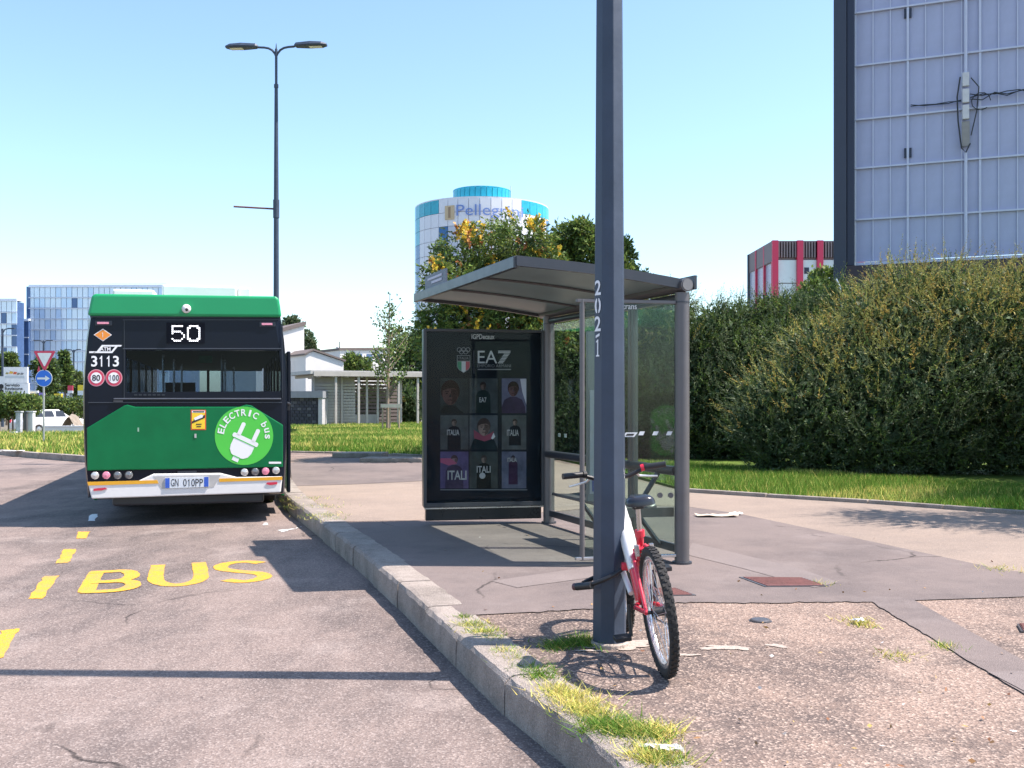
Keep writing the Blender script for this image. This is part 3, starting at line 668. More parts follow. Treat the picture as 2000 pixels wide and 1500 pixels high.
# green engine hatch
gp = [(170.5, 919), (170, 836), (243, 792), (249, 790.5), (264, 794.5), (468, 794.5), (480, 790.5), (490, 791.5), (552.5, 830), (552.5, 912)]
hatch = bf.poly('engine_hatch', gp, M_green, .0, .026, bevel=.010)
bf.rect('hatch_lock', 380, 847, 384, 855, M_chrome, .027, .006, parent=hatch); bf.rect('white_label', 525, 901.5, 549, 905.5, M_print, .029, parent=hatch)
bf.rect('scratch', 269, 835, 272, 843, mat('scratch_pale', (.25, .42, .3), .6), .028, parent=hatch)
# blind spot warning sticker
t = bf.rect('warning_sticker', 373, 800.5, 402.5, 839.5, mat('sticker_vermilion', (.72, .10, .03), .5, var=.04), .028)
yb = mat('sticker_yellow', (.88, .60, .03), .5, var=.04); bk = MATS['print_black']
bf.rect('yellow_field', 375, 806, 400.5, 837.5, yb, .030, parent=t); bf.rect('white_field', 375, 802, 400.5, 806, M_print, .030, parent=t); bf.rect('black_lettering', 377, 803, 399, 805, bk, .032, parent=t)
bf.poly('black_bend', [(375, 823), (400.5, 810), (400.5, 816), (375, 827)], bk, .032, parent=t); bf.poly('bus_pictogram', [(379, 816.5), (393, 809.5), (397, 811), (396, 815), (381, 821)], M_print, .034, parent=t)
bf.rect('caption', 383, 827.5, 394, 829.5, bk, .032, parent=t); bf.rect('caption', 384, 832, 393, 834, bk, .032, parent=t)
# round sticker with the plug
CX, CY, CR = 476.5, 851, 57
t = bf.disc('round_sticker', CX, CY, CR, M_lime, .028, 56)
word = 'ELECTRIC bus'; a0, a1 = 168, -2
for i, ch in enumerate(word):
    if ch == ' ': continue
    a = math.radians(a0+(a1-a0)*i/(len(word)-1)); r = 45.5; px, py = CX+r*math.cos(a), CY-r*math.sin(a); wd = {'I': 4, 'L': 8.5}.get(ch, 10 if ch.isupper() else 8.5)
    bf.text('sticker_letter', ch, px-wd/2, py-(6.5 if ch.isupper() or ch == 'b' else 5), px+wd/2, py+(6.5 if ch.isupper() or ch == 'b' else 5), M_print, .031, bold=True, parent=t, rot=a-PI/2)
def rotp(pts, cx, cy, deg):
    a = math.radians(deg); return [(cx+x*math.cos(a)-y*math.sin(a), cy+x*math.sin(a)+y*math.cos(a)) for x, y in pts]
def rrect(x0, y0, x1, y1, r, n=5):
    p = []
    for cx, cy, s_ in ((x1-r, y1-r, 0), (x0+r, y1-r, 90), (x0+r, y0+r, 180), (x1-r, y0+r, 270)):
        p += [(cx+r*math.cos(math.radians(s_+90*i/n)), cy+r*math.sin(math.radians(s_+90*i/n))) for i in range(n+1)]
    return p
pc = (474, 870, 25)
for pts, nm in ((rrect(-20, -42, -12, -14, 3.5), 'plug_pin'), (rrect(11, -42, 19, -14, 3.5), 'plug_pin'), (rrect(-27, -17, 27, -8, 3.5), 'plug_collar'), ([(-22, -8), (22, -8), (22, 8), (19, 17), (12, 23), (5, 25), (5, 34), (-8, 34), (-8, 25), (-14, 23), (-20, 16), (-22, 8)], 'plug_body')):
    bf.poly(nm, [(x, y) for x, y in rotp(pts, *pc)], M_print, .031, parent=t)
bf.poly('collar_line', rotp(rrect(-23, -8.6, 23, -6.8, .8), *pc), M_lime, .033, parent=t); bf.poly('cord_line', rotp(rrect(-9, 24, 6, 26, .8), *pc), M_lime, .033, parent=t)
# rear lamps
for px, py, m in ((186, 928.5, M_lampw), (208, 928, M_lampp), (230, 928, M_lampg), (252, 927.5, M_lampg), (477.5, 922, M_lampw), (498.5, 921, M_lampg), (518.5, 920, M_lampp), (539, 918.5, M_lampw)):
    c = q(px, py); b = MB().lathe([(.047, .0), (.047, -.02), (.040, -.028), (.001, -.034)], 20, (c[0], -.004, c[1]), 'y'); t = b.build('rear_lamp', m, bus, smooth=True)
    MB().lathe([(.053, .0), (.053, -.018), (.047, -.018), (.047, 0)], 20, (c[0], -.003, c[1]), 'y').build('lamp_bezel', M_black, t)
# bumper
bp = [(173, 943), (270, 939), (300, 925), (430, 923.5), (462, 931.5), (551.5, 930), (548, 961), (180, 973.5), (176, 958)]
bump = bf.poly('bumper', bp, M_buswhite, .005, .05, bevel=.014)
bf.poly('ochre_stripe', [(173.5, 947.5), (172, 940.5), (308, 937), (310, 943.5)], M_amber, .0565, .006, parent=bump); bf.poly('ochre_stripe', [(428, 940.5), (428, 934, ), (551, 930.2), (551, 936.5)], M_amber, .0565, .006, parent=bump)
bf.poly('plate_recess', [(300, 929.5), (431, 927), (418, 951), (316, 954)], mat('recess_grey', (.42, .41, .40), .5), .056, .002, parent=bump)
pl = bf.poly('number_plate', [(323, 953), (323, 933), (408, 930.5), (408, 950)], mat('plate_pale', (.62, .66, .70), .4, var=.03), .058, .012)
for a, c in ((323.5, 332), (399, 407.6)): bf.poly('plate_blue_band', [(a, 952.4-(a-323)*.035), (c, 952.4-(c-323)*.035), (c, 933-(c-323)*.03), (a, 933-(a-323)*.03)], mat('plate_blue', (.03, .10, .48), .4), .0715, parent=pl)
bf.text('plate_letters', 'GN 010PP', 334, 934.5, 397.5, 949, bk, .072, parent=pl)
for pts in ([(184, 958), (184, 953.5), (206, 951.5), (211, 954), (200, 957)], [(519, 944.5), (522, 941.5), (541, 940.5), (541, 945), (527, 946.8)]): bf.poly('reflector', pts, M_red, .057, .008)
bf.poly('tow_cover', [(347, 925), (347, 920), (384, 919), (384, 924)], M_busdark, .001, .02)
# side latches
for x, px_, py in ((-.06, 158, 800), (W-.01, 564, 793)):
    z = q(px_, py)[1]; b = MB().tube([(x, .3, z), (x+.035, .25, z+.04), (x+.07, .3, z+.02)], .02, 8); b.box(x, x+.07, .28, .36, z-.06, z+.05); b.build('side_latch', M_black, bus, bevel=.008)
# ================================================================== bus shelter
NC = G(1332, 1102, SW); FC = G(1072, 1023, SW)
LA = math.radians(180+11); Ld = Vector((math.cos(LA), math.sin(LA), 0)); Ad = (FC-NC).normalized(); SL = (FC-NC).length
sh = thing('bus_shelter', 'grey glazed bus shelter with lit advertising panel and curved canopy', 'bus shelter', NC)
S0 = NC.copy()
def sp(a, l, z): p = Ad*a+Ld*l; return (p.x, p.y, z)    # along the back wall, towards the road, above pavement
M_sh = mat('shelter_grey_paint', (.125, .118, .122), .38, .35, var=.1, scale=7)
M_shd = mat('shelter_dark_paint', (.055, .058, .068), .35, .3, var=.1, scale=7)
M_sglass = glass('shelter_glass', (.86, .93, .90), .6, 1.4, dirt=.004)
M_canopy = mat('canopy_underside', (.33, .42, .43), .35, var=.12, scale=1.5, trans=.3, spec=.35)
def lbox(mb, a0, a1, l0, l1, z0, z1):
    c = [(a0, l0), (a1, l0), (a1, l1), (a0, l1)]; return mb.slab([sp(a, l, 0)[:2] for a, l in c], z0, z1)
for a, h in ((0, 2.34), (SL, 2.36)):
    t = MB().tube([sp(a, 0, 0), sp(a, 0, h)], .064, 24).build('column', M_sh, sh, smooth=True)
    MB().tube([sp(a, 0, .0), sp(a, 0, .025)], .085, 24).build('foot_collar', M_shd, t)
    MB().tube([sp(a, 0, h-.09), sp(a, 0, h-.075)], .067, 24).build('column_seam', M_shd, t)
t = MB().tube([sp(-.09, 0, 2.40), sp(SL+.2, 0, 2.41)], .058, 24).build('roof_tube', M_sh, sh, smooth=True)
MB().tube([sp(-.098, 0, 2.40), sp(-.091, 0, 2.40)], .047, 24).build('tube_cap', mat('cap_grey', (.17, .17, .17), .5), t)
# canopy: curved sheet from the back tube to the front edge
def can(l): return 2.40+.165*(l/1.45)+.02*math.sin(PI*min(1, max(0, l/1.45)))
nl, na = 14, 10; a0, a1 = -.03, SL+.20
for nm, m, dz in (('canopy_underside', M_canopy, 0), ('canopy_top', M_shd, .03)):
    b = MB()
    for i in range(na+1):
        for j in range(nl+1):
            l = -.09+1.55*j/nl; b.v.append(sp(a0+(a1-a0)*i/na, l, can(l)+dz))
    b.f = [(i*(nl+1)+j, i*(nl+1)+j+1, (i+1)*(nl+1)+j+1, (i+1)*(nl+1)+j) for i in range(na) for j in range(nl)]
    b.build(nm, m, sh, smooth=True, fix=False)
for nm, a in (('end_fascia', a0), ('end_fascia', a1)):
    b = MB(); th = .02
    for j in range(nl+1):
        l = -.07+1.54*j/nl
        for da in (-th, th): b.v += [sp(a+da, l, can(l)-.035), sp(a+da, l, can(l)+.05)]
    for j in range(nl):
        k = 4*j; b.f += [(k, k+1, k+5, k+4), (k+2, k+3, k+7, k+6), (k+1, k+3, k+7, k+5), (k, k+2, k+6, k+4)]
    b.f += [(0, 1, 3, 2), (4*nl, 4*nl+1, 4*nl+3, 4*nl+2)]; b.build(nm, M_shd, sh)
lbox(MB(), a0, a1, 1.45, 1.49, can(1.45)-.05, can(1.45)+.05).build('front_fascia', M_shd, sh, bevel=.006)
lbox(MB(), a0, a1, -.12, -.095, 2.37, 2.49).build('rear_fascia', M_shd, sh)
for f in (.33, .66):
    b = MB(); a = a0+(a1-a0)*f
    b.tube([sp(a, l, can(l)-.012) for l in [1.4*j/10 for j in range(11)]], .012, 6); b.build('canopy_rib', M_sh, sh)
# stop name board on the front edge
t = lbox(MB(), SL*.66, SL*.92, 1.46, 1.48, can(1.45)+.05, can(1.45)+.19).build('name_board', mat('board_slate', (.10, .11, .15), .5), sh)
for k in (0, 1): lbox(MB(), SL*.70, SL*(.88-.05*k), 1.483, 1.485, can(1.45)+.13-.045*k, can(1.45)+.155-.045*k).build('name_lettering', mat('lettering_grey', (.45, .46, .55), .6), t)
# back wall: beam, rails, mid post, glass
MB().tube([sp(0, 0, 2.30), sp(SL, 0, 2.31)], .035, 10).build('back_beam', M_shd, sh, smooth=True)
MB().tube([sp(.05, .03, .80), sp(SL-.03, .03, .80)], .042, 12).build('leaning_rail', M_shd, sh, smooth=True)
lbox(MB(), .05, SL-.05, -.02, .02, .09, .16).build('bottom_rail', M_shd, sh, bevel=.005)
mp_ = .93
for da in (-.035, .035): lbox(MB(), mp_+da-.022, mp_+da+.022, -.025, .025, .1, 2.28).build('middle_post', M_sh, sh, bevel=.004)
lbox(MB(), .08, mp_-.06, -.004, .004, .17, 2.26).build('back_pane', M_sglass, sh); lbox(MB(), mp_+.06, SL-.08, -.004, .004, .17, 2.26).build('back_pane', M_sglass, sh)
# near end: glass screen with slim front post
nv = VP(NC, LA+PI); nf_l = -nv.uz(1137, 1085)[0]
MB().tube([sp(0, nf_l, .06), sp(0, nf_l, 2.27)], .022, 12).build('screen_post', M_sh, sh, smooth=True)
lbox(MB(), -.02, .02, .06, nf_l+.05, 2.24, 2.27).build('screen_top_rail', M_sh, sh, bevel=.004); lbox(MB(), -.02, .02, .06, nf_l+.06, .065, .09).build('screen_bottom_rail', M_chrome, sh, bevel=.004)
lbox(MB(), -.004, .004, .07, nf_l-.03, .09, 2.24).build('screen_pane', M_sglass, sh)
tt = lbox(MB(), .015, .05, nf_l-.34, nf_l-.05, .55, 2.0).build('timetable_case', mat('case_grey', (.16, .165, .18), .35), sh, bevel=.01)
lbox(MB(), .008, .013, nf_l-.32, nf_l-.07, .62, 1.5).build('timetable_sheet', mat('sheet_grey', (.30, .30, .34), .6), tt); lbox(MB(), .005, .007, nf_l-.30, nf_l-.2, 1.22, 1.34).build('timetable_block', mat('sheet_dark', (.10, .11, .17), .6), tt); lbox(MB(), .005, .007, nf_l-.31, nf_l-.09, .64, .76).build('timetable_block', mat('sheet_blue', (.05, .07, .22), .6), tt)
class PVP(VP):
    def uz(s, px, py):
        u, z = VP.uz(s, px, py); return (u, z-SW)
nF = Face(PVP(NC, LA+PI), None)
def near_print(kind, *a, **k):
    o = getattr(nF, kind)(*a, **k); o.parent = sh; o.rotation_euler.z = LA+PI; return o
M_stk = mat('glass_sticker', (.62, .64, .64), .6)
t = near_print('poly', 'operator_sticker', [(1215, 853.5), (1222, 844.5), (1245, 844.5), (1238, 853.5)], M_stk, off=.008)
u = near_print('poly', 'sticker_core', [(1221, 851), (1224.5, 847), (1239, 847), (1235.5, 851)], bk, off=.010)
for x in (1252, 1279, 1306): near_print('poly', 'glass_marker', [(x-6, 850), (x-2.5, 842.5), (x+7, 842.5), (x+3.5, 850)], M_stk, off=.008)
near_print('text', 'glass_lettering', 'trans', 1216, 595, 1243, 604, M_stk, off=.008)
for x in (1288, 1309):
    near_print('disc', 'glass_bolt', x, 967, 5.2, M_steelgrey, off=.006, thick=.012)
bv = VP(FC, math.atan2(-Ad.y, -Ad.x)+2*PI); 
for a in (SL-.28, SL-.45, 1.5, 1.9): lbox(MB(), a-.03, a+.03, -.012, -.009, 1.00, 1.04).build('glass_marker', M_stk, sh)
# bench
bs = MB()
prof = [(.10, .47), (.16, .445), (.30, .43), (.42, .435), (.47, .45)]
for i in range(9):
    a = .25+1.5*i/8
    for l, z in prof: bs.v.append(sp(a, l, z))
bs.f = [(i*5+j, i*5+j+1, (i+1)*5+j+1, (i+1)*5+j) for i in range(8) for j in range(4)]
o = bs.build('bench_seat', M_sh, sh, smooth=True, fix=False); sm = o.modifiers.new('thick', 'SOLIDIFY'); sm.thickness = .03
for a in (.35, 1.6): MB().tube([sp(a, .02, .80), sp(a, .25, .43), sp(a, .03, .13)], .025, 8).build('bench_bracket', M_shd, sh)
b = MB().slab([sp(.10, .02, 0)[:2], sp(.12, .02, 0)[:2], sp(.12, .5, 0)[:2], sp(.10, .5, 0)[:2]], .40, .48); b.build('bench_end', M_sh, sh)
# ---- advertising panel at the far end
pa = VP(FC, LA+PI); PLs = pa.uz(827, 800)[0]
PA = FC+Vector((math.cos(LA+PI), math.sin(LA+PI), 0))*PLs
pv = VP(PA, LA+PI)
ad = thing('advertising_panel', 'dark glazed poster case with nine portraits at the far end of the shelter', 'advertising panel', (PA.x, PA.y, SW), LA+PI)

class PVP(VP):
    def uz(s, px, py):
        u, z = VP.uz(s, px, py); return (u, z-SW)
pf = Face(PVP(PA, LA+PI), ad)
r0 = pf.vp.uz(828, 1000); r1 = pf.vp.uz(1062, 645)
M_case = mat('case_black', (.014, .018, .024), .3, .2, var=.1)
zb = pf.vp.uz(900, 990)[1]
MB().box(.0, r1[0], .012, .16, zb, r1[1]).build('case_body', M_case, ad, bevel=.012)
MB().box(.03, r1[0]-.02, .03, .14, .06, zb-.003).build('plinth', M_case, ad, bevel=.01); MB().box(.01, r1[0], .0, .02, zb-.02, zb-.005).build('drip_rail', M_chrome, ad)
b = MB()
for x0, x1, z0, z1 in ((0, .035, zb, r1[1]), (r1[0]-.03, r1[0], zb, r1[1]), (.036, r1[0]-.031, r1[1]-.03, r1[1]), (.036, r1[0]-.031, zb, zb+.05)): b.box(x0, x1, -.022, .011, z0, z1)
b.build('door_frame', M_shd, ad, bevel=.004)
M_poster = mat('poster_black', (.010, .014, .020), .7, var=.15, scale=2, spec=.05)
MB().box(.036, r1[0]-.032, .002, .011, zb+.052, r1[1]-.032).build('poster', M_poster, ad); post = bpy.data.objects['poster']
MB().box(.036, r1[0]-.031, -.016, -.011, zb+.051, r1[1]-.031).build('case_glass', glass('case_glass', (.95, .97, .97), .24, 1.35), ad)
MB().tube([(r1[0]-.02, .05, zb+.0), (r1[0]+.1, .05, zb+.0)], .02, 8).build('bracket', M_chrome, ad)
M_pw = mat('poster_white', (.50, .51, .53), .7, var=.04, spec=.05); M_pg = mat('poster_grey', (.20, .21, .23), .7, var=.05, spec=.05)
K = dict(off=.0)
def pp(kind, name, *a, layer=1, **k):
    o = getattr(pf, kind)(name, *a, off=-.002+.0012*layer, parent=post, **k); return o
pp('text', 'maker_name', 'IGPDecaux', 921, 652.5, 966, 662.5, M_pw, bold=True)
for i, (x, y) in enumerate(((897, 683), (905.5, 683), (914, 683), (901.2, 687.3), (909.7, 687.3))): pp('ring', 'logo_ring', x, y, 3.5, 4.6, M_pg, layer=1+i*.3)
pp('poly', 'shield', [(892.5, 694), (918.5, 694), (918.5, 716), (915, 722), (905.5, 728.5), (896, 722), (892.5, 716)], M_pg)
pp('poly', 'shield_top', [(893.6, 695), (917.4, 695), (917.4, 704.5), (893.6, 704.5)], M_poster, layer=2); pp('text', 'shield_lettering', 'ITALIA', 896, 697, 915, 702, M_pg, layer=3)
pp('poly', 'green_band', [(893.6, 706), (901.3, 706), (901.3, 724), (896.5, 721), (893.6, 715.5)], mat('poster_green', (.03, .20, .10), .6), layer=2)
pp('poly', 'white_band', [(901.5, 706), (909.5, 706), (909.5, 724.5), (905.5, 727.2), (901.5, 724.5)], M_pw, layer=2)
pp('poly', 'red_band', [(909.7, 706), (917.4, 706), (917.4, 715.5), (914.5, 721), (909.7, 724)], mat('poster_red', (.36, .05, .08), .6), layer=2)
pp('rect', 'divider', 925.3, 684, 926, 730, M_pg)
pp('text', 'brand_letters', 'EA', 933, 685, 971, 709.5, M_pw)
for i in range(9):
    y = 685+i*2.85; x0 = 973 if i < 2 else 984-(i-2)*1.9; x1 = 997-(i*.3 if i < 2 else (i-1)*2.0)
    pp('rect', 'numeral_stripe', x0, y, max(x1, x0+7), y+1.7, M_pw)
pp('text', 'brand_line', 'EMPORIO ARMANI', 932.5, 711.5, 998, 717.5, M_pg); pp('rect', 'small_print', 933, 720.5, 998, 722.6, M_pg)
cols = [(860, 915), (917, 972), (980, 1028)]; rows = [(739, 807), (811, 878), (882, 954)]
def C(n, c): return mat('portrait_'+n, tuple(v*.8 for v in c), .7, var=.45, scale=7, spec=.05)
bgs = [[(.03, .04, .045), (.06, .07, .075), (.12, .12, .20)], [(.07, .08, .085), (.09, .10, .11), (.085, .095, .10)], [(.10, .08, .18), (.05, .06, .06), (.11, .12, .18)]]
skins = [[(.10, .05, .05), (.14, .10, .09), (.10, .045, .055)], [(.19, .14, .125), (.30, .21, .18), (.22, .16, .14)], [(.24, .15, .16), (.22, .17, .15), (.10, .07, .09)]]
cl = [[(.012, .016, .02), (.02, .03, .03), (.045, .03, .07)], [(.008, .012, .018), (.02, .03, .035), (.012, .016, .022)], [(.05, .04, .08), (.012, .016, .016), (.05, .025, .06)]]
scale = [[1.9, .62, 1.15], [.55, 1.35, .5], [.75, .6, .38]]
for r in range(3):
    for c in range(3):
        x0, x1 = cols[c]; y0, y1 = rows[r]; nm = f'{r}{c}'; sz = scale[r][c]; cx_ = (x0+x1)/2+(-8 if sz > 1.8 else random.uniform(-2, 2)); hw = 10.5*sz; hy = y0+8+hw*1.15 if sz < 1.5 else y0+30
        pp('rect', 'portrait_ground', x0, y0, x1, y1, C('ground'+nm, bgs[r][c]), layer=1)
        sw_ = min((x1-x0)/2-1, hw*2.15); ny = hy+hw*1.15
        def clip(pts): return [(min(x1, max(x0, a)), min(y1, max(y0, b_))) for a, b_ in pts]
        bot = y1 if sz > .5 else y1-8
        pp('poly', 'portrait_clothing', clip([(cx_-hw*.5, ny), (cx_-sw_*.75, ny+hw*.5), (cx_-sw_, ny+hw*1.6), (cx_-sw_*1.05, bot), (cx_+sw_*1.05, bot), (cx_+sw_, ny+hw*1.6), (cx_+sw_*.75, ny+hw*.5), (cx_+hw*.5, ny)]), C('cloth'+nm, cl[r][c]), layer=2)
        hd = [(cx_+hw*.78*math.cos(2*PI*k/24), hy-hw*1.12*math.sin(2*PI*k/24)) for k in range(24)]
        hr = [(cx_+hw*.92*math.cos(2*PI*k/24), hy-hw*.25-hw*1.1*math.sin(2*PI*k/24)) for k in range(24)]
        pp('poly', 'portrait_hair', clip(hr), C('hair'+nm, tuple(v*.25 for v in skins[r][c])), layer=3); pp('poly', 'portrait_face', clip(hd[12:]+[(cx_+hw*.74, hy-hw*.35), (cx_+hw*.3, hy-hw*.55), (cx_-hw*.3, hy-hw*.5), (cx_-hw*.74, hy-hw*.3)]), C('skin'+nm, skins[r][c]), layer=4)
        pp('poly', 'portrait_shade', clip([(cx_+hw*.08, hy-hw*.5), (cx_+hw*.74, hy-hw*.35), (cx_+hw*.76, hy), (cx_+hw*.6, hy+hw*.72), (cx_+hw*.1, hy+hw*1.1), (cx_+hw*.2, hy+hw*.4), (cx_+hw*.05, hy)]), C('shade'+nm, tuple(v*.42 for v in skins[r][c])), layer=4.5)
        if sz > .9:
            for dx in (-.34, .34): pp('disc', 'portrait_eye', cx_+dx*hw, hy-hw*.05, hw*.13, C('hair'+nm, (0, 0, 0)), layer=5, n=10, r2=hw*.06); pp('rect', 'portrait_brow', cx_+(dx-.2)*hw, hy-hw*.27, cx_+(dx+.2)*hw, hy-hw*.2, C('hair'+nm, (0, 0, 0)), layer=5)
            pp('rect', 'portrait_mouth', cx_-hw*.25, hy+hw*.58, cx_+hw*.25, hy+hw*.66, C('hair'+nm, (0, 0, 0)), layer=5); pp('poly', 'portrait_nose', [(cx_-hw*.12, hy+hw*.32), (cx_+hw*.12, hy+hw*.32), (cx_, hy-hw*.05)], C('cloth'+nm, (0, 0, 0)), layer=5)
M_it = mat('jersey_lettering', (.34, .35, .36), .7, spec=.05)
for t_, x0, y0, x1, y1 in (('ITALIA', 873, 839, 897, 850), ('ITALIA', 990, 839, 1013, 851), ('ITALI', 874, 919, 911, 937), ('ITALI', 931, 910, 958, 923), ('ITALIA', 991, 894, 1009, 902), ('EA7', 936, 776, 950, 786)):
    pp('text', 'jersey_lettering', t_, x0, y0, x1, y1, M_it, bold=True, layer=6)
pp('disc', 'portrait_medal', 942, 929, 6, M_it, layer=7, n=18); pp('poly', 'portrait_badge', [(959, 856), (964, 845), (967, 853), (962, 858)], M_pw, layer=6); pp('poly', 'portrait_scarf', [(925, 839), (935, 846), (946, 852), (958, 846), (964, 842), (966, 856), (946, 862), (926, 856)], mat('scarf_red', (.20, .03, .06), .6), layer=3.5)
pp('poly', 'portrait_sleeve', [(860, 895), (880, 895), (893, 905), (876, 909), (860, 903)], mat('sleeve_pink', (.30, .05, .12), .6), layer=5); pp('poly', 'portrait_light', [(1016, 740), (1028, 740), (1028, 790), (1020, 765)], mat('portrait_pale', (.38, .38, .45), .6), layer=1.5)
pp('rect', 'caption_line', 860, 956, 1030, 957.4, M_pg, layer=1)
# ================================================================== near lamp post
PB = G(1191, 1262, SW); PB.y += .02
def lamp_pole_octagon(parent, r0, r1, H, n=8, rot=PI/8):
    b = MB()
    for z, r in ((0, r0), (H, r1)):
        for k in range(n): a = rot+2*PI*k/n; b.v.append((r*math.cos(a), r*math.sin(a), z))
    b.f = [(k, (k+1) % n, n+(k+1) % n, n+k) for k in range(n)]+[tuple(range(n, 2*n))]
    return b.build('pole', M_pole, parent, bevel=.004)
lp = thing('lamp_post', 'tall slate blue octagonal lamp post numbered 202-1 with the bicycle leaning on it', 'lamp post', PB)
R0, R1, PH = .100, .045, 9.6
pole = lamp_pole_octagon(lp, R0, R1, PH, rot=PI/8+math.radians(-12))
tp = lambda z: R0+(R1-R0)*z/PH
MB().lathe([(.11, .0), (.11, .02), (.10, .03)], 16).build('collar', M_cement, lp)
# stencilled number on the facet that faces the road side of the camera
fa = math.radians(-90-12-.0)        # facet normal direction
fa = math.radians(-135-12+45*.0)
M_sten = mat('stencil_white', (.74, .76, .78), .7, var=.1, scale=40)
zs_ = [(548, 590, '2'), (594, 632, '0'), (630, 665, '2'), (652, 662, '-'), (664, 700, '1')]
zs_ = [(549, 587, '2'), (590, 626, '0'), (625, 648, None), (610, 646, None)]
nrm = Vector((math.cos(fa), math.sin(fa), 0)); ax = Vector((-math.sin(fa), math.cos(fa), 0))
if ax.x < 0: ax = -ax
for ch, y0, y1, wd in (('2', 549, 578, .056), ('0', 583, 614, .056), ('2', 619, 648, .056), ('-', 654, 659, .036), ('1', 664, 697, .05)):
    v, f = (ONE_SERIF, [tuple(range(len(ONE_SERIF)))]) if ch == '1' else text2d(ch, True); z0 = gz(y1, PB.y)-SW; z1 = gz(y0, PB.y)-SW; zc = (z0+z1)/2; rr = tp(zc)*math.cos(PI/8)+.004; vs = []
    for a, c in v:
        z = z0+(z1-z0)*c; u = (a-.5)*wd; rr = tp(z)*math.cos(PI/8)+.0035
        if ch == '-': z += u*.35
        vs.append(nrm*rr+ax*u+Vector((0, 0, z)))
    o = MB().add(vs, f).build('stencil_digit', M_sten, lp, fix=False)
    if ch != '-' and ch != '1':     # stencil bridges
        bb = MB(); z = zc; rr = tp(z)*math.cos(PI/8)+.0045
        bb.add([nrm*rr+ax*u+Vector((0, 0, zz)) for u, zz in ((-.006, z0-.002), (.006, z0-.002), (.006, z1+.002), (-.006, z1+.002))], [(0, 1, 2, 3)]) if ch == '0' else bb.add([nrm*rr+ax*u+Vector((0, 0, zz)) for u, zz in ((-.03, zc-.004), (.0, zc-.004), (.0, zc+.004), (-.03, zc+.004))], [(0, 1, 2, 3)])
        bb.build('stencil_bridge', M_pole, o, fix=False)
def lamp_heads(t, H, span, yaw, hl=.75):
    for s_ in (-1, 1):
        d = Vector((math.cos(yaw)*s_, math.sin(yaw)*s_, 0)); o_ = Vector((0, 0, H))
        pts = [o_+Vector((0, 0, -.16))]+[o_+d*x_+Vector((0, 0, z_)) for x_, z_ in ((.035, -.085), (.10, -.005), (.19, .045), (.30, .066))]+[o_+d*span*.42+Vector((0, 0, .075))]
        MB().tube(pts, .028, 8).build('arm', M_pole, t, smooth=True)
        n_ = Vector((-d.y, d.x, 0)); b = MB(); st = [(0, .04, .03), (.06, .10, .06), (.5, .15, .075), (.85, .14, .06), (1, .07, .03)]
        for f, hw, hh in st:
            c = o_+d*(span*.42+hl*f)+Vector((0, 0, .09-.035*f*s_*0))
            for u, z in ((-hw, 0), (-hw*.7, hh), (hw*.7, hh), (hw, 0), (hw*.8, -hh*.5), (-hw*.8, -hh*.5)): b.v.append(tuple(c+n_*u+Vector((0, 0, z))))
        for i in range(4):
            for k in range(6): b.f.append((i*6+k, i*6+(k+1) % 6, (i+1)*6+(k+1) % 6, (i+1)*6+k))
        b.f += [tuple(range(6)), tuple(range(24, 30))]; hd = b.build('lamp_head', M_pole, t)
        c = o_+d*(span*.42+hl*.66); g = MB(); g.add([tuple(c+n_*u+d*v+Vector((0, 0, .046))) for u, v in ((-.09, -.16), (.09, -.16), (.09, .16), (-.09, .16))], [(0, 1, 2, 3)]); g.build('lamp_lens', mat('lamp_lens', (.75, .72, .62), .2), hd, fix=False)
lamp_heads(lp, PH, 1.0, 0.0)
# ================================================================== far double lamp post
dL = 25.0; LP = Vector((gx(539.5, dL), dL, SW)); Ht = gz(96, dL)-SW
l2 = thing('lamp_post', 'slender double armed lamp post rising behind the bus roof', 'lamp post', LP)
zc = gz(168, dL)-SW; z3 = gz(408, dL)-SW
MB().tube([(0, 0, 0), (0, 0, z3), (0, 0, zc)], [.078, .062, .042], 14).build('pole', M_pole, l2, smooth=True); MB().tube([(0, 0, zc), (0, 0, Ht)], .033, 10).build('upper_pole', M_pole, l2, smooth=True)
MB().tube([(0, 0, zc-.04), (0, 0, zc+.04)], .055, 12).build('collar', M_pole, l2); MB().tube([(0, 0, z3-.22), (0, 0, z3+.22)], .078, 12).build('clamp', M_pole, l2, smooth=True)
MB().tube([(-.05, 0, z3), (-1.0, -.15, z3+.03)], .022, 8).build('banner_arm', M_rust, l2); MB().tube([(0, 0, Ht), (0, 0, Ht+.14)], [.02, .006], 8).build('finial', M_pole, l2)
lamp_heads(l2, Ht-.02, 1.08, math.radians(-4), .80)
